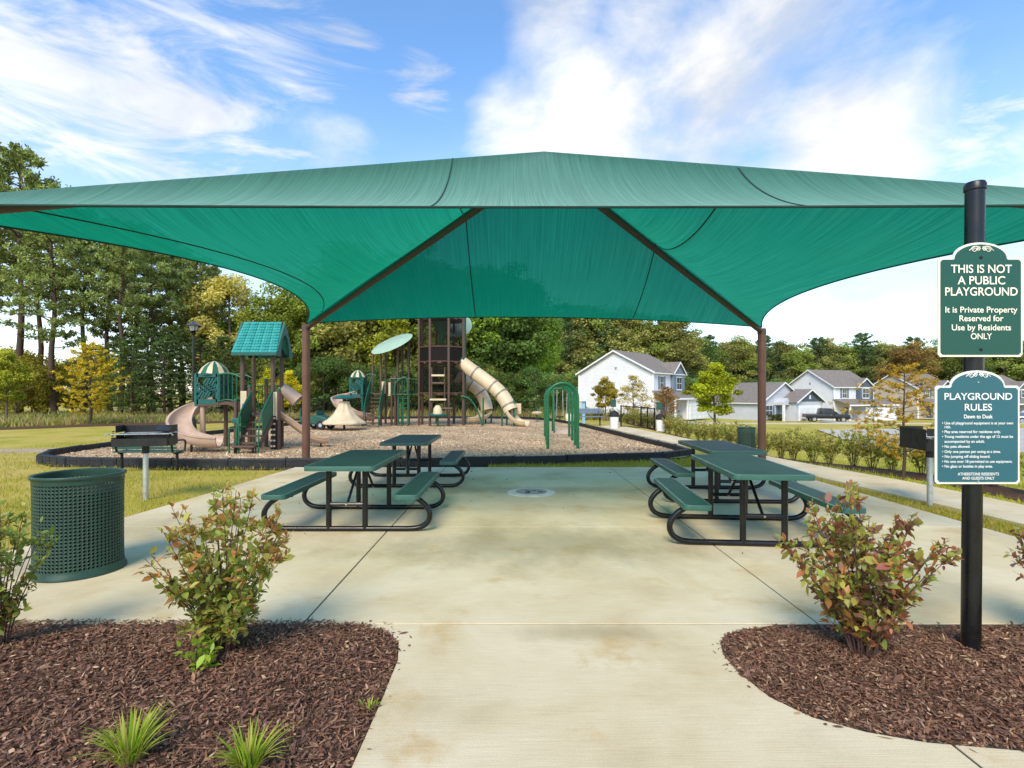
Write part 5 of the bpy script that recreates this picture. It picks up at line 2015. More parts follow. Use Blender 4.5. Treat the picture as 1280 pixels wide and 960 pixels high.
# ------------------------------------------------------------------ foliage makers
def leaf_quads(c, nrm, size, rs, aspect=0.55, tint=None):
    """one pointed leaf (two triangles folded on its midrib) per centre"""
    n = len(c)
    nrm = nrm / (np.linalg.norm(nrm, axis=1, keepdims=True) + 1e-9)
    ref = rs.normal(0, 1, (n, 3))
    u = np.cross(nrm, ref)
    u /= (np.linalg.norm(u, axis=1, keepdims=True) + 1e-9)
    v = np.cross(nrm, u)
    s = size[:, None]
    V = np.stack([c - u * s, c + v * s * aspect + nrm * s * .15, c + u * s, c - v * s * aspect + nrm * s * .15], 1)
    F = np.arange(n)[:, None] * 4 + np.array([0, 1, 2, 3])
    return V.reshape(-1, 3), F


def crown_mesh(seed, n=7000, rx=.27, z0=.22, z1=1.0, clumps=75, crad=(.045, .085), leaf=(.010, .018), gap=.0, taper=.35, mat='leaf'):
    rs = np.random.default_rng(seed)
    C, rad, tn = [], [], []
    while len(C) < clumps:
        p = rs.normal(0, 1, 3)
        p /= np.linalg.norm(p)
        p *= rs.uniform(.35, 1.0) ** .5
        t = (p[2] + 1) / 2
        prof = 1 - taper * max(0, (t - .45) / .55) ** 1.5
        lob = 1 + .22 * math.sin(3 * math.atan2(p[1], p[0]) + seed) + .15 * math.sin(5 * math.atan2(p[1], p[0]) + 2 * seed)
        q = np.array([p[0] * rx * prof * lob, p[1] * rx * prof * lob, z0 + (z1 - z0) * t])
        C.append(q)
        rad.append(rs.uniform(*crad))
        tn.append(rs.uniform(.62, 1.38))
    C, rad, tn = np.array(C), np.array(rad), np.array(tn)
    k = rs.integers(0, clumps, n)
    off = rs.normal(0, 1, (n, 3))
    off /= np.linalg.norm(off, axis=1, keepdims=True)
    off *= (rs.uniform(0, 1, (n, 1)) ** .45)
    c = C[k] + off * rad[k][:, None] * np.array([1.25, 1.25, .8])
    nrm = off * .6 + rs.normal(0, .6, (n, 3)) + np.array([0, 0, .5])
    V, F = leaf_quads(c, nrm, rs.uniform(leaf[0], leaf[1], n), rs, .6)
    t = (tn[k] * rs.uniform(.75, 1.3, n))[:, None] * np.array([1, 1, 1.0])
    w = rs.uniform(0, 1, n) ** 3
    t = t * (1 + w[:, None] * np.array([.22, .10, -.2]))
    return fast_mesh('crown', V, F, t, M[mat]), C


def trunk_mesh(seed, h, r0, r1, lean=.03, limbs=None, nlimb=0, mat='bark_grey', n=9):
    rs = random.Random(seed)
    mb = MB()
    pts, rr = [], []
    dx, dy = rs.uniform(-lean, lean), rs.uniform(-lean, lean)
    m = 8
    for k in range(m + 1):
        t = k / m
        pts.append((dx * t * h + .008 * h * math.sin(t * 7 + seed), dy * t * h + .008 * h * math.cos(t * 6 + seed), t * h))
        rr.append((r0 + (r1 - r0) * t) * (1.35 if k == 0 else 1))
    mb.tube(pts, rr, n)
    if limbs is not None:
        sel = [limbs[rs.randrange(len(limbs))] for _ in range(nlimb)]
        for c in sel:
            t = min(max((c[2] - .12) / h, .2), .92)
            i = int(t * m)
            a = Vector(pts[i])
            b = Vector(c)
            mid = a.lerp(b, .5) + Vector((0, 0, -.02))
            mb.tube([a, mid, b], [rr[i] * .5, rr[i] * .3, r1 * .35], 5)
    return mb.mesh('trunk', M[mat], 50)


def pine_meshes(seed, bare=.35, needles=11000, spread=.2, nb=52, top=1.0, dead=True, droop=.0):
    """tall pine: straight bole, whorled limbs, tufts of long needles; unit height"""
    rs = np.random.default_rng(seed)
    rr = random.Random(seed)
    tr = MB()
    pts = [(.006 * math.sin(k * 1.3 + seed), .006 * math.cos(k * 1.1 + seed), k / 10) for k in range(11)]
    tr.tube(pts, [.0135 * (1 - .88 * k / 10) + .0008 for k in range(11)], 8)
    T, D = [], []
    for b in range(nb):
        t = bare + (1 - bare) * ((b + rr.random()) / nb) ** .9
        t = min(t, .985)
        a = b * 2.4 + rr.uniform(-.5, .5)
        f = (t - bare) / (1 - bare)
        L = spread * (1 - f) ** .6 * rr.uniform(.5, 1.15) * (0.55 + .9 * min(1, f * 3)) + .02
        rise = rr.uniform(-.05, .35) - droop
        p0 = Vector((0, 0, t))
        p1 = Vector((math.cos(a) * L * .55, math.sin(a) * L * .55, t + L * .1))
        p2 = Vector((math.cos(a) * L, math.sin(a) * L, t + L * rise + .01))
        tr.tube([p0, p1, p2], [.0032, .002, .0009], 4, caps=False)
        for s in np.linspace(.35, 1, 6):
            base = p0.lerp(p1, s * 2) if s < .5 else p1.lerp(p2, s * 2 - 1)
            for q in range(2):
                side = Vector((-math.sin(a), math.cos(a), 0)) * rr.uniform(-1, 1) * L * .34 * s
                T.append(base + side + Vector((0, 0, rr.uniform(-.006, .012))))
    if dead:
        for b in range(9):
            t = rr.uniform(.12, bare)
            a = rr.uniform(0, 6.28)
            L = rr.uniform(.03, .09)
            tr.tube([(0, 0, t), (math.cos(a) * L, math.sin(a) * L, t + rr.uniform(-.02, .03))], [.002, .0007], 4, caps=False)
    T = np.array([tuple(p) for p in T])
    k = rs.integers(0, len(T), needles)
    d = rs.normal(0, 1, (needles, 3)) + np.array([0, 0, .45])
    d /= np.linalg.norm(d, axis=1, keepdims=True)
    ln = rs.uniform(.010, .021, needles)[:, None]
    wd = .0030
    sd = np.cross(d, rs.normal(0, 1, (needles, 3)))
    sd /= np.linalg.norm(sd, axis=1, keepdims=True)
    c = T[k] + rs.normal(0, .0045, (needles, 3))
    V = np.stack([c - sd * wd * .4, c + d * ln * .6 - sd * wd, c + d * ln, c + d * ln * .6 + sd * wd], 1).reshape(-1, 3)
    F = np.arange(needles)[:, None] * 4 + np.array([0, 1, 2, 3])
    tt = rs.uniform(.6, 1.4, len(T))[k][:, None] * rs.uniform(.8, 1.2, (needles, 1)) * np.ones((1, 3))
    return fast_mesh('crown', V, F, tt, M['needle']), tr.mesh('trunk', M['bark'], 50, fix=False)


PINES = [pine_meshes(11, .44, 12000, .17, nb=48), pine_meshes(12, .38, 13000, .18, nb=54), pine_meshes(13, .5, 11000, .17, nb=42), pine_meshes(14, .3, 14000, .18, nb=58), pine_meshes(15, .08, 20000, .26, 84)]
CYP = [pine_meshes(21, .12, 22000, .27, 76, dead=False, droop=-.15), pine_meshes(22, .16, 15000, .40, 46, dead=False, droop=-.1)]


def decid(seed, **kw):
    c, C = crown_mesh(seed, **kw)
    return c, trunk_mesh(seed, .82, .016, .005, limbs=[tuple(x) for x in C], nlimb=9)


LS = dict(leaf=(.007, .0135))
DECID = [decid(31, n=15000, **LS), decid(32, n=15000, rx=.22, clumps=90, **LS), decid(33, n=15000, rx=.30, z0=.16, **LS), decid(34, n=15000, rx=.2, z0=.12, clumps=95, **LS), decid(35, n=15000, rx=.26, z0=.1, clumps=85, taper=.5, **LS)]
BUSH = [decid(41, n=11000, rx=.5, z0=.04, clumps=70, crad=(.07, .13), leaf=(.012, .022), taper=.2), decid(42, n=11000, rx=.62, z0=.04, clumps=75, crad=(.07, .13), leaf=(.012, .022), taper=.2)]
YOUNG = decid(51, n=9500, rx=.24, z0=.28, clumps=70, crad=(.04, .08), leaf=(.010, .018), taper=.75)
THIN = decid(52, n=3200, rx=.30, z0=.16, clumps=60, crad=(.04, .09), leaf=(.009, .017), taper=.6)


def tree(kind, x, y, h, col, label, cat='tree', name='tree', group=None, rz=None, wide=1.0, sink=0.0):
    root = empty(name, (x, y, gzf(x, y) - sink), random.uniform(0, 6.28) if rz is None else rz, label, cat, group)
    root.scale = (h * wide, h * wide, h)
    c = link('crown', kind[0], None, root)
    v = random.uniform(.85, 1.18)
    c.color = (col[0] * v, col[1] * v, col[2] * v, 1)
    link('trunk', kind[1], None, root)
    return root


# ------------------------------------------------------------------ woods
ORD = ['first', 'second', 'third', 'fourth', 'fifth', 'sixth', 'seventh', 'eighth', 'ninth', 'tenth', 'eleventh', 'twelfth', 'thirteenth', 'fourteenth', 'fifteenth',
       'sixteenth', 'seventeenth', 'eighteenth', 'nineteenth', 'twentieth', '21st', '22nd', '23rd', '24th', '25th', '26th', '27th', '28th', '29th', '30th', '31st', '32nd', '33rd', '34th', '35th']
MIXW = ['olive green', 'mid green', 'yellow green', 'dark green', 'tan brown', 'light green', 'deep green']


def mid_place(px):
    for lim, t in ((345, 'behind the gable roofed play deck'), (430, 'behind the left canopy post'), (520, 'behind the mint disc roof'), (590, 'behind the mesh tower'), (640, 'above the tube slides'), (9999, 'behind the green arches')):
        if px < lim:
            return t


def far_place(px):
    for lim, t in ((770, 'left of the blue gabled house'), (880, 'behind the blue gabled house'), (1000, 'behind the one storey house'), (1100, 'behind the house by the pickup'), (1180, 'behind the tan house'), (9999, 'behind the rules sign')):
        if px < lim:
            return t


PINE_C = (.26, .315, .10)
GRP = 'tall pines at the left edge of the woods'
pine_spots = [(25, 40, 19.5), (-30, 42, 20), (49, 44, 17.5), (66, 37, 15.5), (105, 40, 15), (135, 44, 15.5), (152, 38, 13.5), (170, 47, 16), (190, 41, 13.5),
              (213, 44, 13.8), (228, 49, 14.5), (246, 43, 12.2), (262, 50, 13.2)]
for i, (px, Y, h) in enumerate(pine_spots):
    x = (px - 640) / 680 * Y
    kd = PINES[i % 4] if px < 225 else PINES[(i + 1) % 5]
    lab = 'tall dark green pine with bare lower trunk, in the group at the far left'
    rank = sorted(p[0] for p in pine_spots).index(px)
    lab = 'tall pine with bare lower trunk, %s from the left edge' % ORD[rank]
    if i == 0:
        lab = 'tallest pine at the left edge, its top rising above the canopy'
    tree(kd, x, Y, h, PINE_C, lab, 'tree', 'pine_tree', GRP if i else None, wide=1.0)
for i, (px, Y, h) in enumerate([(165, 35, 5.0), (185, 37, 6.2), (205, 35.5, 5.2), (225, 38, 6.0), (250, 37, 5.2), (150, 38, 5.5), (120, 40, 5), (280, 38, 5.5)]):
    tree(PINES[4], (px - 640) / 680 * Y, Y, h, (.11, .16, .05), 'low bushy dark evergreen below the pines, %s from the left' % ORD[[120, 150, 165, 185, 205, 225, 250, 280].index(px)], 'tree', 'young_pine', 'young evergreens below the pines', wide=1.35)
for i, (px, Y, h) in enumerate([(5, 41, 5.5), (40, 46, 4.5), (90, 47, 5), (20, 36, 4.0), (60, 44, 4), (140, 46, 4.5), (-20, 38, 5)]):
    tree(BUSH[i % 2], (px - 640) / 680 * Y, Y, h, (.30, .27, .05), 'yellowish understory bush among the left pine trunks, %s from the left' % ORD[[-20, 5, 20, 40, 60, 90, 140].index(px)], 'bush', 'understory_bush', 'understory at the left woods')
# mixed wood behind the playground
MIX = [(.25, .345, .06), (.19, .30, .06), (.30, .37, .06), (.15, .25, .065), (.31, .31, .095), (.24, .36, .06), (.14, .22, .06)]
mid = []
for k in range(34):
    px = 285 + k * 11.3 + random.uniform(-6, 6)
    Y = random.choice([44, 48, 52, 57]) + random.uniform(-2, 2)
    h = random.uniform(11.5, 14.5) if px > 400 else random.uniform(8.5, 10.8)
    if px < 330:
        h = random.uniform(7, 8.5)
    mid.append((px, Y, h))
for i, (px, Y, h) in enumerate(mid):
    tree(DECID[i % 5], (px - 640) / 680 * Y, Y, h, MIX[(i * 3) % 7], '%s leafy tree in the wood %s' % (MIXW[(i * 3) % 7], mid_place(px)), 'tree', 'broadleaf_tree', 'trees behind the playground', wide=1.1)
tree(DECID[1], (283 - 640) / 680 * 43, 43, 11.5, (.52, .47, .15), 'pale yellow thin tree beside the right-most pines', 'tree', 'broadleaf_tree')
tree(DECID[0], (352 - 640) / 680 * 42, 42, 10.2, (.27, .33, .065), 'yellow green tree just left of the left canopy post', 'tree', 'broadleaf_tree')
tree(DECID[2], (505 - 640) / 680 * 43, 43, 11, (.36, .39, .045), 'bright yellow green tree behind the mint disc roof', 'tree', 'broadleaf_tree')
for k in range(22):
    px = 290 + k * 18.2 + random.uniform(-7, 7)
    Y = 40.5 + random.uniform(-1.5, 2)
    tree(BUSH[k % 2], (px - 640) / 680 * Y, Y, random.uniform(3.2, 5.2), [(.11, .18, .055), (.16, .22, .06), (.20, .22, .06)][k % 3],
         'dense shrub at the foot of the middle wood, %s from the left' % ORD[k], 'bush', 'wood_edge_bush', 'bushes at the wood edge')
# behind the houses
far = []
for k in range(64):
    px = 700 + k * 10.6 + random.uniform(-6, 6)
    row = k % 2
    Y = (96 if px < 860 else 122) + row * 12 + random.uniform(-4, 4)
    if px < 760:
        h = random.uniform(17.5, 19.5)
    elif px < 900:
        h = random.uniform(16.5, 19)
    else:
        h = random.uniform(15, 18.3)
    far.append((px, Y, h))
FARC = [(.23, .31, .085), (.17, .26, .08), (.28, .34, .085), (.14, .23, .085), (.30, .30, .10), (.20, .31, .085)]
for i, (px, Y, h) in enumerate(far):
    tree(DECID[(i * 2) % 5] if i % 6 else PINES[4], (px - 640) / 680 * Y, Y, h, FARC[(i * 5) % 6] if i % 6 else (.12, .185, .075), ('%s broadleaf tree in the distant wood %s' % (['olive', 'mid green', 'yellow green', 'dark green', 'tan', 'light green'][(i * 5) % 6], far_place(px)) if i % 6 else 'dark conifer in the distant wood ' + far_place(px)), 'tree', 'broadleaf_tree' if i % 6 else 'pine_tree',
         'trees behind the houses', wide=1.15)
tree(DECID[0], (1135 - 640) / 680 * 112, 112, 15.5, (.30, .20, .075), 'reddish brown tree in the distant wood behind the rightmost houses', 'tree', 'broadleaf_tree', wide=1.2)
for k in range(40):
    px = 690 + k * 17 + random.uniform(-6, 6)
    Y = 88 if px < 860 else 116
    tree(BUSH[k % 2], (px - 640) / 680 * Y, Y, random.uniform(5, 8), FARC[k % 6], 'undergrowth at the foot of the distant wood ' + far_place(px), 'bush', 'wood_edge_bush', 'undergrowth behind the houses')

# single young trees
tree(CYP[0], P(113, 530, 27.7).x, 27.7, 4.1, (.52, .40, .035), 'golden yellow young conifer in the left mulch strip', 'tree', 'young_tree', wide=1.25)
tree(YOUNG, P(8, 520, 30).x, 30, 4.0, (.34, .36, .05), 'yellow green sapling at the far left edge', 'tree', 'young_tree')
tree(YOUNG, P(336, 500, 31).x, 31, 3.0, (.44, .43, .03), 'bright yellow sapling behind the gable roofed deck', 'tree', 'young_tree')
tree(YOUNG, P(362, 500, 31).x, 31, 2.9, (.50, .44, .03), 'bright yellow sapling between the deck and the left canopy post', 'tree', 'young_tree')
tree(YOUNG, P(893, 535, 25).x, 25, 3.35, (.36, .40, .03), 'bright green young maple left of the right canopy post', 'tree', 'young_tree', wide=1.25)
tree(YOUNG, P(757, 525, 32).x, 32, 2.6, (.40, .33, .05), 'small yellow tree before the white house, left of the gate', 'tree', 'young_tree', wide=1.2)
tree(THIN, P(792, 525, 32).x, 32, 3.0, (.5, .4, .1), 'thin pale yellow tree before the white house porch', 'tree', 'young_tree', wide=1.15)
tree(CYP[0], P(833, 525, 31).x, 31, 2.3, (.38, .2, .04), 'small orange brown conifer before the white house garage', 'tree', 'young_tree', wide=1.3)
tree(CYP[1], P(1130, 597, 9.9).x, 9.9, 2.05, (.50, .33, .05), 'orange brown young bald cypress beside the right sidewalk', 'tree', 'young_tree', wide=1.15)
tree(THIN, 50.5, 76, 3.2, (.2, .17, .06), 'thin sapling beside the parked black pickup', 'tree', 'young_tree')


# ------------------------------------------------------------------ near shrubs
def shrub_parts(seed, h, w, nstem, nleaf, palette, leaf=(.013, .024), low=.18, bias=1.0):
    """many upright stems branching into twigs that carry the leaves"""
    rr = random.Random(seed)
    rs = np.random.default_rng(seed)
    st = MB()
    tips = []
    for s in range(nstem):
        a = s * 2.4 + rr.uniform(-.3, .3)
        f = math.sqrt((s + .5) / nstem)
        out = w / 2 * f * rr.uniform(.75, 1.1)
        hh = h * (1 - .35 * f * f) * rr.uniform(.82, 1.05)
        b = Vector((math.cos(a) * .05 * f, math.sin(a) * .05 * f, -.03))
        e = Vector((math.cos(a) * out, math.sin(a) * out, hh))
        m1 = b.lerp(e, .45) + Vector((math.cos(a) * -out * .12, math.sin(a) * -out * .12, .02 * h)) + Vector((rr.uniform(-.02, .02), rr.uniform(-.02, .02), 0))
        pth = spline([b, m1, e], 5)
        st.tube(pth, [.0052 - .0037 * k / (len(pth) - 1) for k in range(len(pth))], 5)
        for q in range(9):
            t = rr.uniform(low + .08, 1.0)
            i = int(t * (len(pth) - 1))
            p = pth[i]
            a2 = rr.uniform(0, 6.28)
            L = rr.uniform(.07, .2) * h * (1.15 - .5 * t)
            tip = p + Vector((math.cos(a2) * L * .8, math.sin(a2) * L * .8, L * rr.uniform(.1, .9)))
            mid_ = p.lerp(tip, .5) + Vector((0, 0, -.01))
            st.tube([p, mid_, tip], [.002, .0016, .001], 4, caps=False)
            for u in np.linspace(.2, 1, 7):
                c = p.lerp(mid_, u * 2) if u < .5 else mid_.lerp(tip, u * 2 - 1)
                tips.append((c, (tip - p).normalized()))
        tips += [(pth[k], (pth[k] - pth[k - 1]).normalized()) for k in range(3, len(pth)) for _ in range(2)]
    T = np.array([tuple(t[0]) for t in tips])
    D = np.array([tuple(t[1]) for t in tips])
    k = rs.integers(0, len(T), nleaf)
    c = T[k] + rs.normal(0, .006, (nleaf, 3))
    # leaf axis leaves the twig at an angle
    ax = D[k] * .5 + rs.normal(0, .75, (nleaf, 3)) + np.array([0, 0, .15])
    ax /= np.linalg.norm(ax, axis=1, keepdims=True)
    sd = np.cross(ax, np.array([0, 0, 1.0]) + rs.normal(0, .45, (nleaf, 3)))
    sd /= np.linalg.norm(sd, axis=1, keepdims=True) + 1e-9
    nr = np.cross(sd, ax)
    L = (rs.uniform(leaf[0], leaf[1], nleaf) * np.clip(rs.lognormal(-.05, .3, nleaf), .45, 1.6))[:, None] * 2
    W = L * .27
    # eight-cornered leaf: stalk, shoulders, tip, raised edges, drooping tip
    V = np.stack([c, c + ax * L * .3 + sd * W * .85 + nr * L * .05, c + ax * L * .62 + sd * W * .85 + nr * L * .05, c + ax * L - nr * L * .06,
                  c + ax * L * .62 - sd * W * .85 + nr * L * .05, c + ax * L * .3 - sd * W * .85 + nr * L * .05, c + ax * L * .45], 1)
    base = np.arange(nleaf)[:, None] * 7
    F = np.concatenate([base + np.array(q) for q in ([0, 1, 6, 5], [1, 2, 3, 6], [6, 3, 4, 5])], 0)
    pal = np.array(palette)
    # neighbouring leaves share a hue
    zone = (np.sin(c[:, 0] * 9 + seed) + np.cos(c[:, 1] * 8 + seed) + np.sin(c[:, 2] * 7 + 2 * seed)) / 3
    idx = np.clip(((zone * .5 + .5) * len(pal) * .8 + rs.normal(0, len(pal) * .22, nleaf)), 0, len(pal) - 1).astype(int)
    t = pal[idx] * rs.uniform(.75, 1.25, (nleaf, 1))
    return fast_mesh('foliage', V.reshape(-1, 3), F, np.concatenate([t] * 3, 0), M['shrub_leaf']), st.mesh('stems', M['twig'], 50, fix=False)


def shrub(name, parts, loc, rz, label, group=None, scale=1.0, cat='shrub'):
    root = empty(name, loc, rz, label, cat, group)
    root.scale = (scale,) * 3
    o = link('foliage', parts[0], None, root)
    o['kind'] = 'stuff'
    link('stems', parts[1], None, root)
    return root


G1, G2, G3, G4 = (.17, .24, .045), (.26, .31, .055), (.36, .35, .07), (.44, .38, .09)
O1, O2, R1, R2 = (.46, .21, .06), (.38, .14, .055), (.28, .10, .065), (.24, .125, .08)
sl = shrub_parts(61, .90, .98, 28, 4000, [G2, G3, G2, O1, G3, G4, O1, G3, O1, (.36, .25, .1), O1], (.015, .027))
shrub('shrub', sl, (-1.62, 3.06, float(ZL(-1.62, 3.06))), .4, 'leafy shrub with green and orange leaves, centre of the left mulch bed')
sprig = shrub_parts(66, .17, .26, 7, 150, [(.28, .40, .04), (.36, .46, .05)], (.018, .028), .05)
shrub('shrub_sprout', sprig, (-1.66, 2.90, float(ZL(-1.66, 2.90))), 0, 'bright green sprout at the foot of the central left shrub')
sr = shrub_parts(62, .88, .94, 28, 4000, [O2, R2, G3, R1, G3, G2, R2, O1, G4, G3, O2, G2], (.016, .028))
shrub('shrub', sr, (1.95, 3.02, float(ZR(1.95, 3.02))), 1.2, 'reddish leaved shrub left of the sign post in the right mulch bed')
se = shrub_parts(63, .86, .60, 18, 1700, [G1, G1, G2, G2, G3, O1], (.014, .024))
shrub('shrub', se, (-2.98, 3.14, float(ZL(-2.98, 3.14))), 2.0, 'mostly green shrub cut by the left edge of the picture')
sq = shrub_parts(64, .86, .72, 18, 1600, [R1, O2, G2, R2, O1, G3], (.014, .025))
shrub('shrub', sq, (3.36, 3.30, float(ZR(3.36, 3.30))), .8, 'russet shrub cut by the right edge of the picture')


def tuft(seed, loc, n, h, label):
    rr = random.Random(seed)
    vs, fs, tn = [], [], []
    for k in range(n):
        a = rr.uniform(0, 6.28)
        L = h * rr.uniform(.55, 1.15)
        sp = rr.uniform(.15, .95)
        w = rr.uniform(.0035, .006)
        b = Vector((math.cos(a) * rr.uniform(0, .035), math.sin(a) * rr.uniform(0, .035), -.01))
        d = Vector((math.cos(a), math.sin(a), 0))
        sd = Vector((-math.sin(a), math.cos(a), 0))
        seg = 5
        o = len(vs)
        for i in range(seg + 1):
            t = i / seg
            p = b + d * (L * sp * t ** 1.4) + Vector((0, 0, L * (t - .42 * sp * t ** 2.6)))
            ww = w * (1 - t ** 2) + .0004
            vs += [tuple(p - sd * ww), tuple(p + sd * ww)]
        c = rr.choice([(.28, .42, .04), (.38, .48, .05), (.22, .34, .035), (.48, .5, .08), (.46, .4, .11)])
        for i in range(seg):
            fs.append((o + 2 * i, o + 2 * i + 1, o + 2 * i + 3, o + 2 * i + 2))
            tn.append(c)
    root = empty('ornamental_grass', loc, 0, label, 'plant')
    o = link('blades', fast_mesh('blades', vs, fs, np.array(tn), M['blade']), None, root)
    o['kind'] = 'stuff'


tuft(71, (-1.50, 2.13, float(ZL(-1.50, 2.13))), 130, .205, 'bright green grass tuft low in the left bed, the left one')
tuft(72, (-1.02, 2.11, float(ZL(-1.02, 2.11))), 110, .185, 'bright green grass tuft low in the left bed, the one nearer the path')
tuft(73, (-.69, 2.62, .0), 16, .06, 'tiny weed at the path edge of the left bed')

# hedge row along the right sidewalk
HED = [shrub_parts(80 + k, .9, .95, 18, 2000, [G2, G3, (.40, .44, .08), G4, G4, (.44, .31, .12), G3], (.016, .03), .42) for k in range(4)]
n = 0
hp = spline([(x + .45, y, 0) for x, y in STRIP_R], 12)
last = None
for p in hp:
    if last is None or (p - last).length > .62:
        last = p
        if p.y < 7.6:
            continue
        x, y = p.x + random.uniform(-.08, .08), p.y + random.uniform(-.1, .1)
        shrub('hedge_shrub', HED[n % 4], (x, y, gzf(x, y) + .03), random.uniform(0, 6.28),
              'leggy shrub in the right sidewalk hedge row, %s from the near end' % ORD[n], 'hedge row along the right sidewalk', random.uniform(.85, 1.1))
        n += 1
for k in range(9):
    x, y = 3.9 + k * .55 + random.uniform(-.1, .1), 33.5 + random.uniform(-.5, .5)
    shrub('hedge_shrub', HED[k % 4], (x, y, gzf(x, y)), random.uniform(0, 6.28), 'low shrub in the row before the white house, %s from the left' % ORD[k], 'low shrubs before the white house', .9)

# weedy meadow beyond the left mulch strip, and rough growth by the far fence
def weed_ok(x, y):
    edge = np.interp(x, [-34, -24.6, -20.8, -17, -14, -10.2], [21.8, 24.2, 28.0, 30.2, 33, 36.4])
    return (y > edge + .3)


WP = [(.30, .32, .08), (.42, .38, .14), (.22, .26, .06), (.5, .41, .22), (.42, .26, .15), (.40, .40, .10)]
blades('meadow_weeds', 60000, (-42, -9.5), (22, 41), .24, .06, WP, 'weedy meadow grass between the left mulch strip and the pines', weed_ok, 0, .7, .9)
blades('meadow_weeds', 22000, (-9.5, 9), (36.5, 43), .4, .06, WP, 'dry rough growth behind the chain link fence', lambda x, y: x == x, 0, 1.0, .5)

# ------------------------------------------------------------------ houses
def siding(name, base, pitch=.18):
    m, t, L = new_mat(name)
    out = N(t, 'ShaderNodeOutputMaterial')
    b = N(t, 'ShaderNodeBsdfPrincipled', inp={'Roughness': .55})
    L(b.outputs[0], out.inputs[0])
    tc = N(t, 'ShaderNodeTexCoord')
    sp = N(t, 'ShaderNodeSeparateXYZ')
    L(tc.outputs['Object'], sp.inputs[0])
    dv = N(t, 'ShaderNodeMath', operation='DIVIDE', inp={1: pitch})
    L(sp.outputs['Z'], dv.inputs[0])
    fr = N(t, 'ShaderNodeMath', operation='FRACT')
    L(dv.outputs[0], fr.inputs[0])
    nz = N(t, 'ShaderNodeTexNoise', inp={'Scale': .7, 'Detail': 5.0})
    L(tc.outputs['Object'], nz.inputs['Vector'])
    rp = ramp(t, [(.3, tuple(c * .93 for c in base)), (.7, tuple(min(c * 1.05, .85) for c in base))])
    L(nz.outputs['Fac'], rp.inputs[0])
    L(rp.outputs[0], b.inputs['Base Color'])
    bp = N(t, 'ShaderNodeBump', inp={'Strength': .8, 'Distance': .03})
    L(fr.outputs[0], bp.inputs['Height'])
    bp.invert = True
    L(bp.outputs[0], b.inputs['Normal'])
    return m


M['side_white'] = siding('white_siding', (.72, .73, .75))
M['side_tan'] = siding('tan_siding', (.50, .43, .34))
M['side_grey'] = siding('grey_siding', (.52, .54, .57))
M['side_blue'] = siding('blue_grey_siding', (.16, .21, .27))
M['side_dark'] = siding('slate_siding', (.07, .10, .13))
M['roof'] = ground_mat('asphalt_shingle', [(.3, (.17, .145, .125)), (.7, (.26, .225, .195))], 3.0, bump=.6, bscale=8, fine=(.8, 1.2), dist=.03)


def window(root, fx, y, z, w, h, shut=True, face='x', mat=None):
    """window on a wall facing +x (face x) or -y (face y); fx is the wall plane"""
    def bx(u0, u1, z0, z1, d0, d1):
        if face == 'x':
            return (fx + d0, u0, z0), (fx + d1, u1, z1)
        return (u0, fx - d0, z0), (u1, fx - d1, z1)
    o = MB().span(*bx(y - w / 2 - .08, y + w / 2 + .08, z - h / 2 - .08, z + h / 2 + .08, -.02, .045)).build('window', M['white_paint'], root)
    for s in (-1, 1):
        for v in (-1, 1):
            u0 = y + (0.03 if s > 0 else -w / 2)
            z0 = z + (0.03 if v > 0 else -h / 2)
            MB().span(*bx(u0, u0 + w / 2 - .03, z0, z0 + h / 2 - .03, .02, .052)).build('pane', M['glass'], o)
    MB().span(*bx(y - w / 2 - .12, y + w / 2 + .12, z - h / 2 - .14, z - h / 2 - .08, -.02, .09)).build('sill', M['white_paint'], o)
    if shut:
        for s in (-1, 1):
            u = y + s * (w / 2 + .32)
            sh = MB().span(*bx(u - .2, u + .2, z - h / 2 - .05, z + h / 2 + .05, -.02, .05)).build('shutter', mat or M['shutter'], root)
            for k in range(9):
                zz = z - h / 2 + (k + .5) * h / 9
                MB().span(*bx(u - .15, u + .15, zz - .03, zz + .03, .04, .065)).build('louvre', mat or M['shutter'], sh)


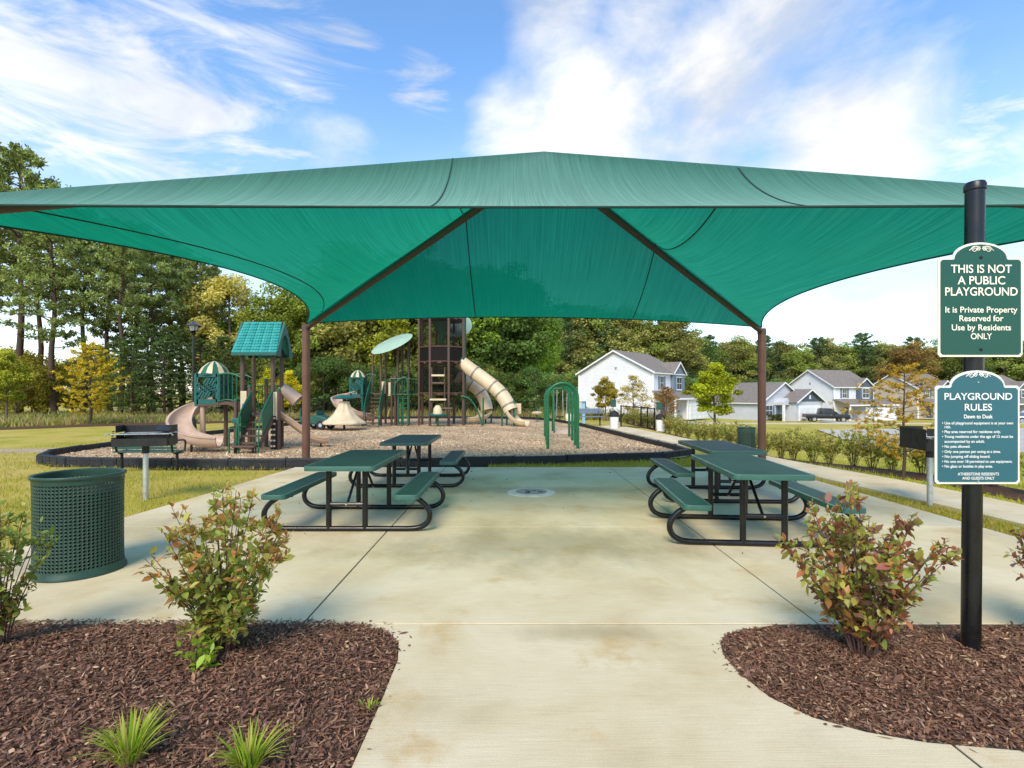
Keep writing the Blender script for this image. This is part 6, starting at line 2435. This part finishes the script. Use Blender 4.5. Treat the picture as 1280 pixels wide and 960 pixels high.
def gable_roof(root, x0, x1, y0, y1, ze, zr, along, over=.35, name='roof'):
    """two pitched slabs; the ridge runs along 'x' or 'y'"""
    mb = MB()
    th = .14
    if along == 'y':
        xm = (x0 + x1) / 2
        for xe, s in ((x0, -1), (x1, 1)):
            k = (zr - ze) / abs(xm - xe)
            xo = xe + s * over
            zo = ze - over * k
            a = [(xo, zo), (xm, zr), (xm, zr + th), (xo, zo + th)]
            mb.prism(a, 'y', y0 - over, y1 + over)
    else:
        ym = (y0 + y1) / 2
        for ye, s in ((y0, -1), (y1, 1)):
            k = (zr - ze) / abs(ym - ye)
            yo = ye + s * over
            zo = ze - over * k
            a = [(yo, zo), (ym, zr), (ym, zr + th), (yo, zo + th)]
            mb.prism(a, 'x', x0 - over, x1 + over)
    o = mb.build(name, M['roof'], root)
    # white barge boards on the gable ends
    def rake(along):
        for end in (0, 1):
            m2 = MB()
            if along == 'y':
                y = (y0 - over - .03) if end == 0 else (y1 + over + .03)
                xm = (x0 + x1) / 2
                for xe, s in ((x0, -1), (x1, 1)):
                    k = (zr - ze) / abs(xm - xe)
                    m2.bar((xe + s * over, y, ze - over * k + .02), (xm, y, zr + .02), .05, .24) if False else m2.prism(
                        [(xe + s * over, ze - over * k - .08), (xm, zr - .08), (xm, zr + .12), (xe + s * over, ze - over * k + .12)], 'y', y - .03, y + .025)
            else:
                x = (x0 - over - .03) if end == 0 else (x1 + over + .03)
                ym = (y0 + y1) / 2
                for ye, s in ((y0, -1), (y1, 1)):
                    k = (zr - ze) / abs(ym - ye)
                    m2.prism([(ye + s * over, ze - over * k - .08), (ym, zr - .08), (ym, zr + .12), (ye + s * over, ze - over * k + .12)], 'x', x - .025, x + .03)
            m2.build('barge_board', M['white_paint'], o)
    rake(along)
    return o


def two_storey(loc, a, W, L, label, wall, hw=5.9, hr=8.6, accent='side_blue', garage=True, mirror=False):
    root = empty('house', loc, R(-a), label, 'house')
    MB().prism([(0, 0), (W, 0), (W, hw), (W / 2, hr), (0, hw)], 'y', 0, L).build('wall', wall, root)
    gable_roof(root, 0, W, 0, L, hw, hr, 'y')
    for x, y in ((0, 0), (W, 0), (W, L)):
        MB().box((x, y, hw / 2), (.2, .2, hw - .02)).build('corner_board', M['white_paint'], root)
    MB().box((W + .36, L / 2, hw - .2), (.1, L + .7, .14)).build('gutter', M['white_paint'], root)
    # projecting gabled bay on the front
    y0, y1 = L * .55, L * .95
    b = MB().prism([(y0, 2.9), (y1, 2.9), (y1, hw - .1), ((y0 + y1) / 2, hw + 1.25), (y0, hw - .1)], 'x', W - .1, W + .35).build('front_bay', M[accent], root)
    gable_roof(root, W - 2.6, W + .35, y0, y1, hw - .05, hw + 1.3, 'x', .2, 'bay_roof')
    window(root, W + .35, (y0 + y1) / 2, 4.55, 1.5, 1.5, True, 'x')
    window(root, W, L * .26, 4.55, .95, 1.5, True, 'x')
    # porch and garage roof
    MB().prism([(W - .05, 3.45), (W + 2.9, 2.6), (W + 2.9, 2.74), (W - .05, 3.62)], 'y', -.2, L + 2.2).build('porch_roof', M['roof'], root)
    MB().box((W + 2.9, L / 2 + 1.0, 2.6), (.08, L + 2.4, .22)).build('fascia', M['white_paint'], root)
    g0, g1 = L * .45, L + 2.0
    MB().span((W, g0, 0), (W + 2.6, g1, 2.62)).build('garage', wall, root)
    d = MB().span((W + 2.55, g0 + .55, 0), (W + 2.66, g1 - .55, 2.15)).build('garage_door', M['white_paint'], root)
    for k in range(4):
        for c in range(4):
            yy = g0 + .62 + c * (g1 - g0 - 1.24) / 4
            MB().span((W + 2.65, yy + .06, .08 + k * .52), (W + 2.69, yy + (g1 - g0 - 1.24) / 4 - .06, .5 + k * .52)).build('door_panel', M['white_paint'], d)
    for y in (.15, g0 - .3):
        MB().box((W + 2.7, y, 1.3), (.2, .2, 2.6)).build('porch_column', M['white_paint'], root)
    dr = MB().span((W - .02, L * .3 - .5, .15), (W + .06, L * .3 + .5, 2.2)).build('front_door', M['shutter'], root)
    MB().box((W + .09, L * .3 + .38, 1.1), (.05, .05, .12)).build('handle', M['chrome'], dr)
    MB().span((W, 0, 0), (W + 2.8, g0, .15)).build('porch_floor', M['concrete'], root)
    # small vents on the blank gable end
    MB().box((W * .52, -.03, hw + .55), (.28, .06, .28)).build('gable_vent', M['galv'], root)
    return root


def house_z(x, y):
    return gzf(x, y)


def one_storey(loc, a, W, L, label, wall):
    root = empty('house', loc, R(-a), label, 'house')
    hw, hr = 2.75, 5.5
    MB().prism([(0, 0), (L, 0), (L, hw), (L / 2, hr), (0, hw)], 'x', 0, W).build('wall', wall, root)
    gable_roof(root, 0, W, 0, L, hw, hr, 'x')
    MB().box((W / 2, -.36, hw - .22), (W + .7, .1, .14)).build('gutter', M['white_paint'], root)
    for x, y in ((0, 0), (W, 0)):
        MB().box((x, y, hw / 2), (.2, .2, hw - .02)).build('corner_board', M['white_paint'], root)
    window(root, W, L * .17, 1.5, 1.5, 1.4, True, 'x')
    # garage wing with its own dark gable
    y0, y1 = L * .42, L * 1.08
    MB().prism([(y0, 0), (y1, 0), (y1, hw), ((y0 + y1) / 2, hw + 1.6), (y0, hw)], 'x', W - .5, W + 2.4).build('garage', wall, root)
    MB().prism([(y0 + .3, hw + .05), (y1 - .3, hw + .05), ((y0 + y1) / 2, hw + 1.5)], 'x', W + 2.38, W + 2.45).build('gable_panel', M['side_dark'], root)
    v = MB().prism([((y0 + y1) / 2 - .18, hw + .4), ((y0 + y1) / 2 + .18, hw + .4), ((y0 + y1) / 2 + .18, hw + .95), ((y0 + y1) / 2 - .18, hw + .95)], 'x', W + 2.44, W + 2.5).build('gable_vent', M['white_paint'], root)
    gable_roof(root, W - 3, W + 2.5, y0, y1, hw, hw + 1.7, 'x', .3, 'garage_roof')
    d = MB().span((W + 2.35, y0 + .7, 0), (W + 2.47, y1 - .7, 2.2)).build('garage_door', M['white_paint'], root)
    for k in range(4):
        for c in range(4):
            wv = (y1 - y0 - 1.4) / 4
            yy = y0 + .7 + c * wv
            MB().span((W + 2.46, yy + .08, .08 + k * .53), (W + 2.5, yy + wv - .08, .5 + k * .53)).build('door_panel', M['white_paint'], d)
    # arched entry
    MB().prism([(L * .30, 2.3), (L * .44, 2.3), (L * .44, 2.7), (L * .37, 3.3), (L * .30, 2.7)], 'x', W, W + 1.5).build('entry_gable', wall, root)
    for y in (L * .305, L * .435):
        MB().box((W + 1.35, y, 1.15), (.28, .28, 2.3)).build('entry_column', M['white_paint'], root)
    MB().span((W - .02, L * .33, .1), (W + .05, L * .41, 2.15)).build('front_door', M['shutter'], root)
    MB().lathe([(.08, 0), (.08, .3), (0, .3)], 8, (W * .5, L * .25, hr - .9)).build('roof_vent', M['galv'], root)
    for k, yy in enumerate((L * .07, L * .14, L * .22, L * .28)):
        pass
    return root


two_storey((8.9, 72, -1.62), 40, 10.5, 9.0, 'white two storey house with blue grey gable, nearest to the playground', M['side_white'])
one_storey((29.0, 86.5, -2.3), 58, 11.6, 10.5, 'pale grey one storey house with dark gable over its garage', M['side_grey'])
two_storey((49.5, 98, -2.85), 68, 9.2, 9.5, 'white two storey house beside the black pickup', M['side_white'], 5.7, 8.5, 'side_dark')
two_storey((69.5, 106, -2.85), 70, 9.2, 9.5, 'tan two storey house behind the bald cypress', M['side_tan'], 5.5, 8.2, 'side_dark')
two_storey((85.5, 108, -2.85), 72, 9.2, 9.5, 'grey two storey house mostly hidden behind the rules sign', M['side_grey'], 5.4, 8.0, 'side_dark')
for k, (dx, dy) in enumerate(((.8, 1.0), (.9, 2.2), (.8, 3.3))):
    a = R(58)
    ux, uy = 11.6 + dx, dy
    x, y = 29.0 + ux * math.cos(a) + uy * math.sin(a), 86.5 - ux * math.sin(a) + uy * math.cos(a)
    b = tree(BUSH[k % 2], x, y, 1.1, (.10, .12, .03), 'low bush below the front window of the one storey house, %s from the corner' % ORD[k], 'bush', 'house_bush', 'bushes below the window of the one storey house')
    b.location.z = -2.32


# ------------------------------------------------------------------ vehicles
def wheel(root, x, y, r=.38, w=.26):
    s = 1 if y > 0 else -1
    o = empty('wheel', (x, y, r))
    o.parent = root
    MB().tube([(0, -w / 2, 0), (0, w / 2, 0)], r, 22).build('tyre', M['rubber'], o, 40, bevel=.03)
    MB().tube([(0, -w / 2 - .012, 0), (0, w / 2 + .012, 0)], r * .6, 16).build('rim', M['chrome'], o, 40)


def vehicle(name, loc, rz, label, cat, paint, side, cab, wheels, L, W, glass):
    root = empty(name, loc, rz, label, cat)
    MB().prism(side, 'y', -W / 2, W / 2).build('body', paint, root, bevel=.05, smooth=35)
    MB().prism(cab, 'y', -W / 2 + .12, W / 2 - .12).build('cab', paint, root, bevel=.05, smooth=35)
    for s in (-1, 1):
        for poly in glass:
            MB().prism(poly, 'y', s * (W / 2 - .115), s * (W / 2 - .10)).build('side_window', M['glass'], root)
        wheel(root, wheels[0], s * (W / 2 - .1))
        wheel(root, wheels[1], s * (W / 2 - .1))
        MB().box((L / 2 - .02, s * (W / 2 - .3), .85), (.1, .36, .2)).build('headlight', pm('lamp_lens', (.7, .72, .74), .15), root, bevel=.02)
        MB().box((-L / 2 + .02, s * (W / 2 - .12), .95), (.08, .16, .34)).build('tail_light', pm('red_lens', (.35, .01, .01), .2), root, bevel=.02)
        MB().box((.75, s * (W / 2 + .1), 1.15), (.12, .22, .16)).build('mirror', M['rubber'], root, bevel=.02)
        MB().box((0.35, s * (W / 2 + .004), 1.0), (.18, .03, .035)).build('door_handle', M['chrome'], root)
    MB().box((L / 2 + .03, 0, .55), (.14, W - .1, .2)).build('bumper', M['chrome'], root, bevel=.03)
    MB().box((-L / 2 - .03, 0, .55), (.14, W - .1, .2)).build('bumper', M['chrome'], root, bevel=.03)
    MB().box((L / 2 + .0, 0, .85), (.06, W * .5, .26)).build('grille', M['chrome'], root)
    # windscreen
    a, b = cab[-2], cab[-1]
    MB().add([(a[0] + .02, -W / 2 + .22, a[1] - .06), (a[0] + .02, W / 2 - .22, a[1] - .06), (b[0] + .01, W / 2 - .2, b[1] + .08), (b[0] + .01, -W / 2 + .2, b[1] + .08)], [(0, 1, 2, 3)]).build('windscreen', M['glass'], root)
    return root


black_paint = pm('black_car_paint', (.010, .011, .016), .4, .0, .1, 3, 0, 10, .4, .3)
white_car = pm('white_car_paint', (.72, .73, .74), .3, 0, .05, 3, 0, 10, .5, .8)
vehicle('pickup_truck', (43.9, 76, gzf(43.9, 76) + .03), R(-14), 'black pickup truck parked in front of the white house on the right', 'truck', black_paint,
        [(-2.8, .5), (-2.8, 1.12), (-.95, 1.15), (1.0, 1.15), (1.25, 1.18), (2.55, 1.08), (2.75, .95), (2.78, .5)],
        [(-1.05, 1.1), (-.9, 1.84), (-.6, 1.94), (.45, 1.92), (1.3, 1.15)], (-1.75, 1.85), 5.6, 1.95,
        [[(-.85, 1.2), (-.68, 1.7), (-.2, 1.74), (-.2, 1.2)], [(-.1, 1.2), (-.1, 1.74), (.38, 1.72), (.95, 1.2)]])
vehicle('car', (57.2, 60, gzf(57.2, 60) + .05), R(170), 'white car parked at the right edge behind the signs', 'car', white_car,
        [(-2.2, .35), (-2.25, .85), (-1.9, .95), (.9, .95), (2.0, .82), (2.2, .65), (2.2, .35)],
        [(-1.9, .9), (-1.5, 1.4), (-.9, 1.5), (.2, 1.48), (1.05, .95)], (-1.4, 1.4), 4.4, 1.8,
        [[(-1.5, 1.0), (-1.25, 1.36), (-.5, 1.42), (-.5, 1.0)], [(-.4, 1.0), (-.4, 1.42), (.15, 1.4), (.75, 1.0)]])
